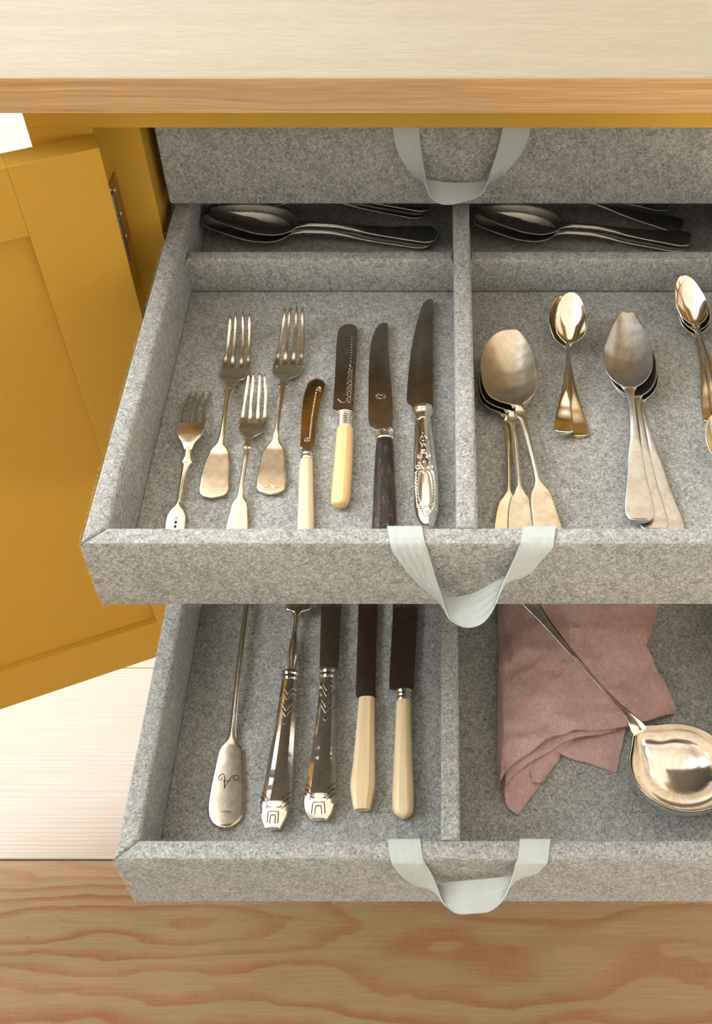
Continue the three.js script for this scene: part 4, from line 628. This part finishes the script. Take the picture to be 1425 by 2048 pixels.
{
  const hem = (v, a) => 0.0007 * sstep(a, a + 0.02, v) ;
  const roll = (u) => -0.010 * Math.pow(1 - sstep(0, 0.10, u), 2) * 0.82;      // the left edge turns down to the drawer floor
  const top = cloth([[0.0515, -0.66, 0.010], [0.0490, -0.55, 0.012], [0.0468, -0.4996, 0.013], [0.0450, -0.45, 0.014], [0.0440, -0.4142, 0.012]], [[0.140, -0.66, 0.014], [0.1603, -0.5902, 0.014], [0.1767, -0.551, 0.013], [0.1902, -0.5096, 0.010], [0.1958, -0.4881, 0.0075]],
    [[0.0515, -0.66, 0.010], [0.095, -0.66, 0.016], [0.140, -0.66, 0.014]], [[0.0440, -0.4142, 0.012], [0.0471, -0.4215, 0.0135], [0.0556, -0.4334, 0.0155], [0.0760, -0.4478, 0.0165], [0.0939, -0.4594, 0.0165], [0.1053, -0.4641, 0.0160], [0.1273, -0.4665, 0.0150], [0.1473, -0.4689, 0.014], [0.1867, -0.4832, 0.0095], [0.1958, -0.4881, 0.0075]],
    (u, v) => roll(u) + hem(v, 0.86) - 0.003 * sstep(0.9, 1, u) - 0.0016 * sstep(0.965, 1, v) + 0.0022 * Math.sin(u * 5 + v * 4) * v * (1 - u) + (v > 0.86 ? 0.00045 * Math.sin(u * 95 + Math.sin(u * 31) * 2) * sstep(0.86, 0.92, v) : 0), 0.0012, 201, 1);
  part('upper_fold', top, M.linen, napkin);
  const second = cloth([[0.053, -0.64, 0.006], [0.0495, -0.52, 0.008], [0.0478, -0.44, 0.008], [0.0485, -0.4100, 0.007]], [[0.140, -0.64, 0.010], [0.1603, -0.586, 0.0095], [0.1767, -0.547, 0.0085], [0.1902, -0.5066, 0.006], [0.1950, -0.4885, 0.0045]],
    [[0.053, -0.64, 0.006], [0.095, -0.64, 0.010], [0.140, -0.64, 0.010]], [[0.0485, -0.4100, 0.007], [0.0500, -0.4170, 0.009], [0.0570, -0.4270, 0.0105], [0.0700, -0.4370, 0.0115], [0.0850, -0.4460, 0.0115], [0.0990, -0.4560, 0.0115], [0.1130, -0.4610, 0.0105], [0.1300, -0.4640, 0.0095], [0.1526, -0.4715, 0.0085], [0.1880, -0.4850, 0.0055], [0.1950, -0.4885, 0.0045]],
    (u, v) => 0.6 * roll(u) + 0.0008 * Math.sin(u * 22) * v, 0.0014, 207);
  part('middle_fold', second, M.linen, napkin);
  part('trailing_corner', cloth([[0.0500, -0.47, 0.004], [0.0487, -0.4195, 0.005], [0.0510, -0.4034, 0.0035], [0.0580, -0.3966, 0.0022]], [[0.105, -0.47, 0.003], [0.0954, -0.4466, 0.0035], [0.0760, -0.4195, 0.003], [0.0595, -0.3966, 0.0022]], [[0.0500, -0.47, 0.004], [0.08, -0.47, 0.004], [0.105, -0.47, 0.003]], [[0.0580, -0.3966, 0.0022], [0.0588, -0.3964, 0.0022], [0.0595, -0.3966, 0.0022]], (u, v) => 0.0035 * Math.sin(Math.PI * u) * (1 - v * 0.6) - 0.001 * u, 0.0011, 211), M.linen, napkin);
  part('inner_pleat', cloth([[0.066, -0.455, 0.007], [0.069, -0.436, 0.0065], [0.072, -0.4225, 0.006]], [[0.108, -0.462, 0.006], [0.092, -0.444, 0.005], [0.0805, -0.4235, 0.004]], [[0.066, -0.455, 0.007], [0.088, -0.459, 0.0085], [0.108, -0.462, 0.006]], [[0.072, -0.4225, 0.006], [0.076, -0.4215, 0.0065], [0.0805, -0.4235, 0.004]], (u, v) => 0.0012 * Math.sin(Math.PI * u), 0.0011, 215), M.linen, napkin);
  part('lower_flap', cloth([[0.085, -0.475, 0.003], [0.0943, -0.4497, 0.004], [0.098, -0.4478, 0.004]], [[0.157, -0.490, 0.003], [0.1511, -0.4701, 0.003], [0.1403, -0.4337, 0.0022]], [[0.085, -0.475, 0.003], [0.12, -0.480, 0.004], [0.157, -0.490, 0.003]], [[0.098, -0.4478, 0.004], [0.118, -0.4405, 0.0032], [0.1403, -0.4337, 0.0022]], (u, v) => 0.0010 * Math.sin(u * 9 + v * 3), 0.0011, 219), M.linen, napkin);
  part('rear_flap', cloth([[0.130, -0.65, 0.006], [0.150, -0.60, 0.007], [0.168, -0.562, 0.006], [0.1775, -0.5545, 0.005]], [[0.205, -0.65, 0.005], [0.1947, -0.5961, 0.005], [0.186, -0.572, 0.005], [0.1800, -0.5550, 0.004]], [[0.130, -0.65, 0.006], [0.17, -0.65, 0.006], [0.205, -0.65, 0.005]], [[0.1775, -0.5545, 0.005], [0.1787, -0.5543, 0.0048], [0.1800, -0.5550, 0.004]], (u, v) => 0.0015 * Math.sin(u * 6), 0.0011, 223), M.linen, napkin);
  napkin.children.forEach((m) => m.geometry.translate(0, F3, 0));
}

// ---------------------------------------------------------------- ladle
const ladle = thing('ladle', 'polished silver soup ladle lying across the pink napkin, deep round bowl at the right', 'ladle');
{
  const C = [0.1853, -0.4195], Rr = 41, tip = 0.145, rimY = 38, Dp = 35, N = 64, K = 26, pos = [], uv = [], idx = [], na = Math.atan2(-0.0317, -0.0278);
  const prof = (side) => { const o = []; for (let k = 0; k <= K; k++) { const p = k / K, a = p * Math.PI / 2; o.push([Math.sin(a) * (Rr - (side ? 0 : 1.3)), rimY - Math.cos(a) * (Dp - (side ? 0 : 1.3))]); } return o; };
  const pr = [...prof(1), ...prof(0).reverse()];
  for (const [r, y] of pr) for (let j = 0; j <= N; j++) {
    const th = j / N * Math.PI * 2; let d = Math.abs(((th - na + Math.PI * 3) % (Math.PI * 2)) - Math.PI); const e = Math.exp(-Math.pow(d / 0.27, 2)), k = Math.pow(r / Rr, 3.2);
    const rr = r + 6.5 * e * k, yy = y + 1.0 * e * k;
    pos.push(C[0] + rr * mm * Math.cos(th), F3 + (yy + tip * rr * Math.sin(th)) * mm, C[1] + rr * mm * Math.sin(th)); uv.push(j / N * 0.2, y * mm * 1.5);
  }
  const w = N + 1; for (let i = 0; i < pr.length - 1; i++) for (let j = 0; j < N; j++) idx.push(i * w + j, (i + 1) * w + j, i * w + j + 1, i * w + j + 1, (i + 1) * w + j, (i + 1) * w + j + 1);
  let g = new THREE.BufferGeometry(); g.setAttribute('position', new THREE.Float32BufferAttribute(pos, 3)); g.setAttribute('uv', new THREE.Float32BufferAttribute(uv, 2)); g.setIndex(idx); outward(g); g.computeVertexNormals();
  part('bowl', g, M.bright, ladle);
  // handle from the rim of the bowl up over the napkin
  const A = [0.1545, -0.4563], B = [0.0780, -0.5835], dx = B[0] - A[0], dz = B[1] - A[1], Lh = Math.hypot(dx, dz) * 1000, turn = Math.atan2(-dx, -dz);
  const rows = [[-6, 0, 6.4, 33.6, 1.0], [-3, 0, 6.6, 34.2, 1.6], [0, 0, 6.0, 34.9, 2.2], [4, 0, 5.0, 35.6, 2.6], [9, 0, 3.9, 35.9, 3.0], [16, 0, 3.2, 35.2, 3.2], [25, 0, 2.5, 33.2, 3.4], [42, 0, 2.1, 30.5, 3.2], [65, 0, 2.2, 28, 3.0], [95, 0, 3.2, 26.5, 2.6], [125, 0, 4.6, 26, 2.4], [Lh, 0, 7, 26, 2.2], [Lh + 40, 0, 9.5, 26, 2.2], [Lh + 75, 0, 11, 25, 2.2], [Lh + 90, 0, 8, 24, 2.2], [Lh + 94, 0, 0.3, 24, 1.2]].map((r) => [...r, 0, 0.8, 0.5]);
  const h = loft(rows, { n: 100 }); h.rotateY(turn); h.translate(A[0], F3, A[1]);
  part('handle', h, M.bright, ladle);
}

scene.traverse((o) => { if (o.isMesh) { o.castShadow = true; o.receiveShadow = true; } });
renderer.render(scene, camera);
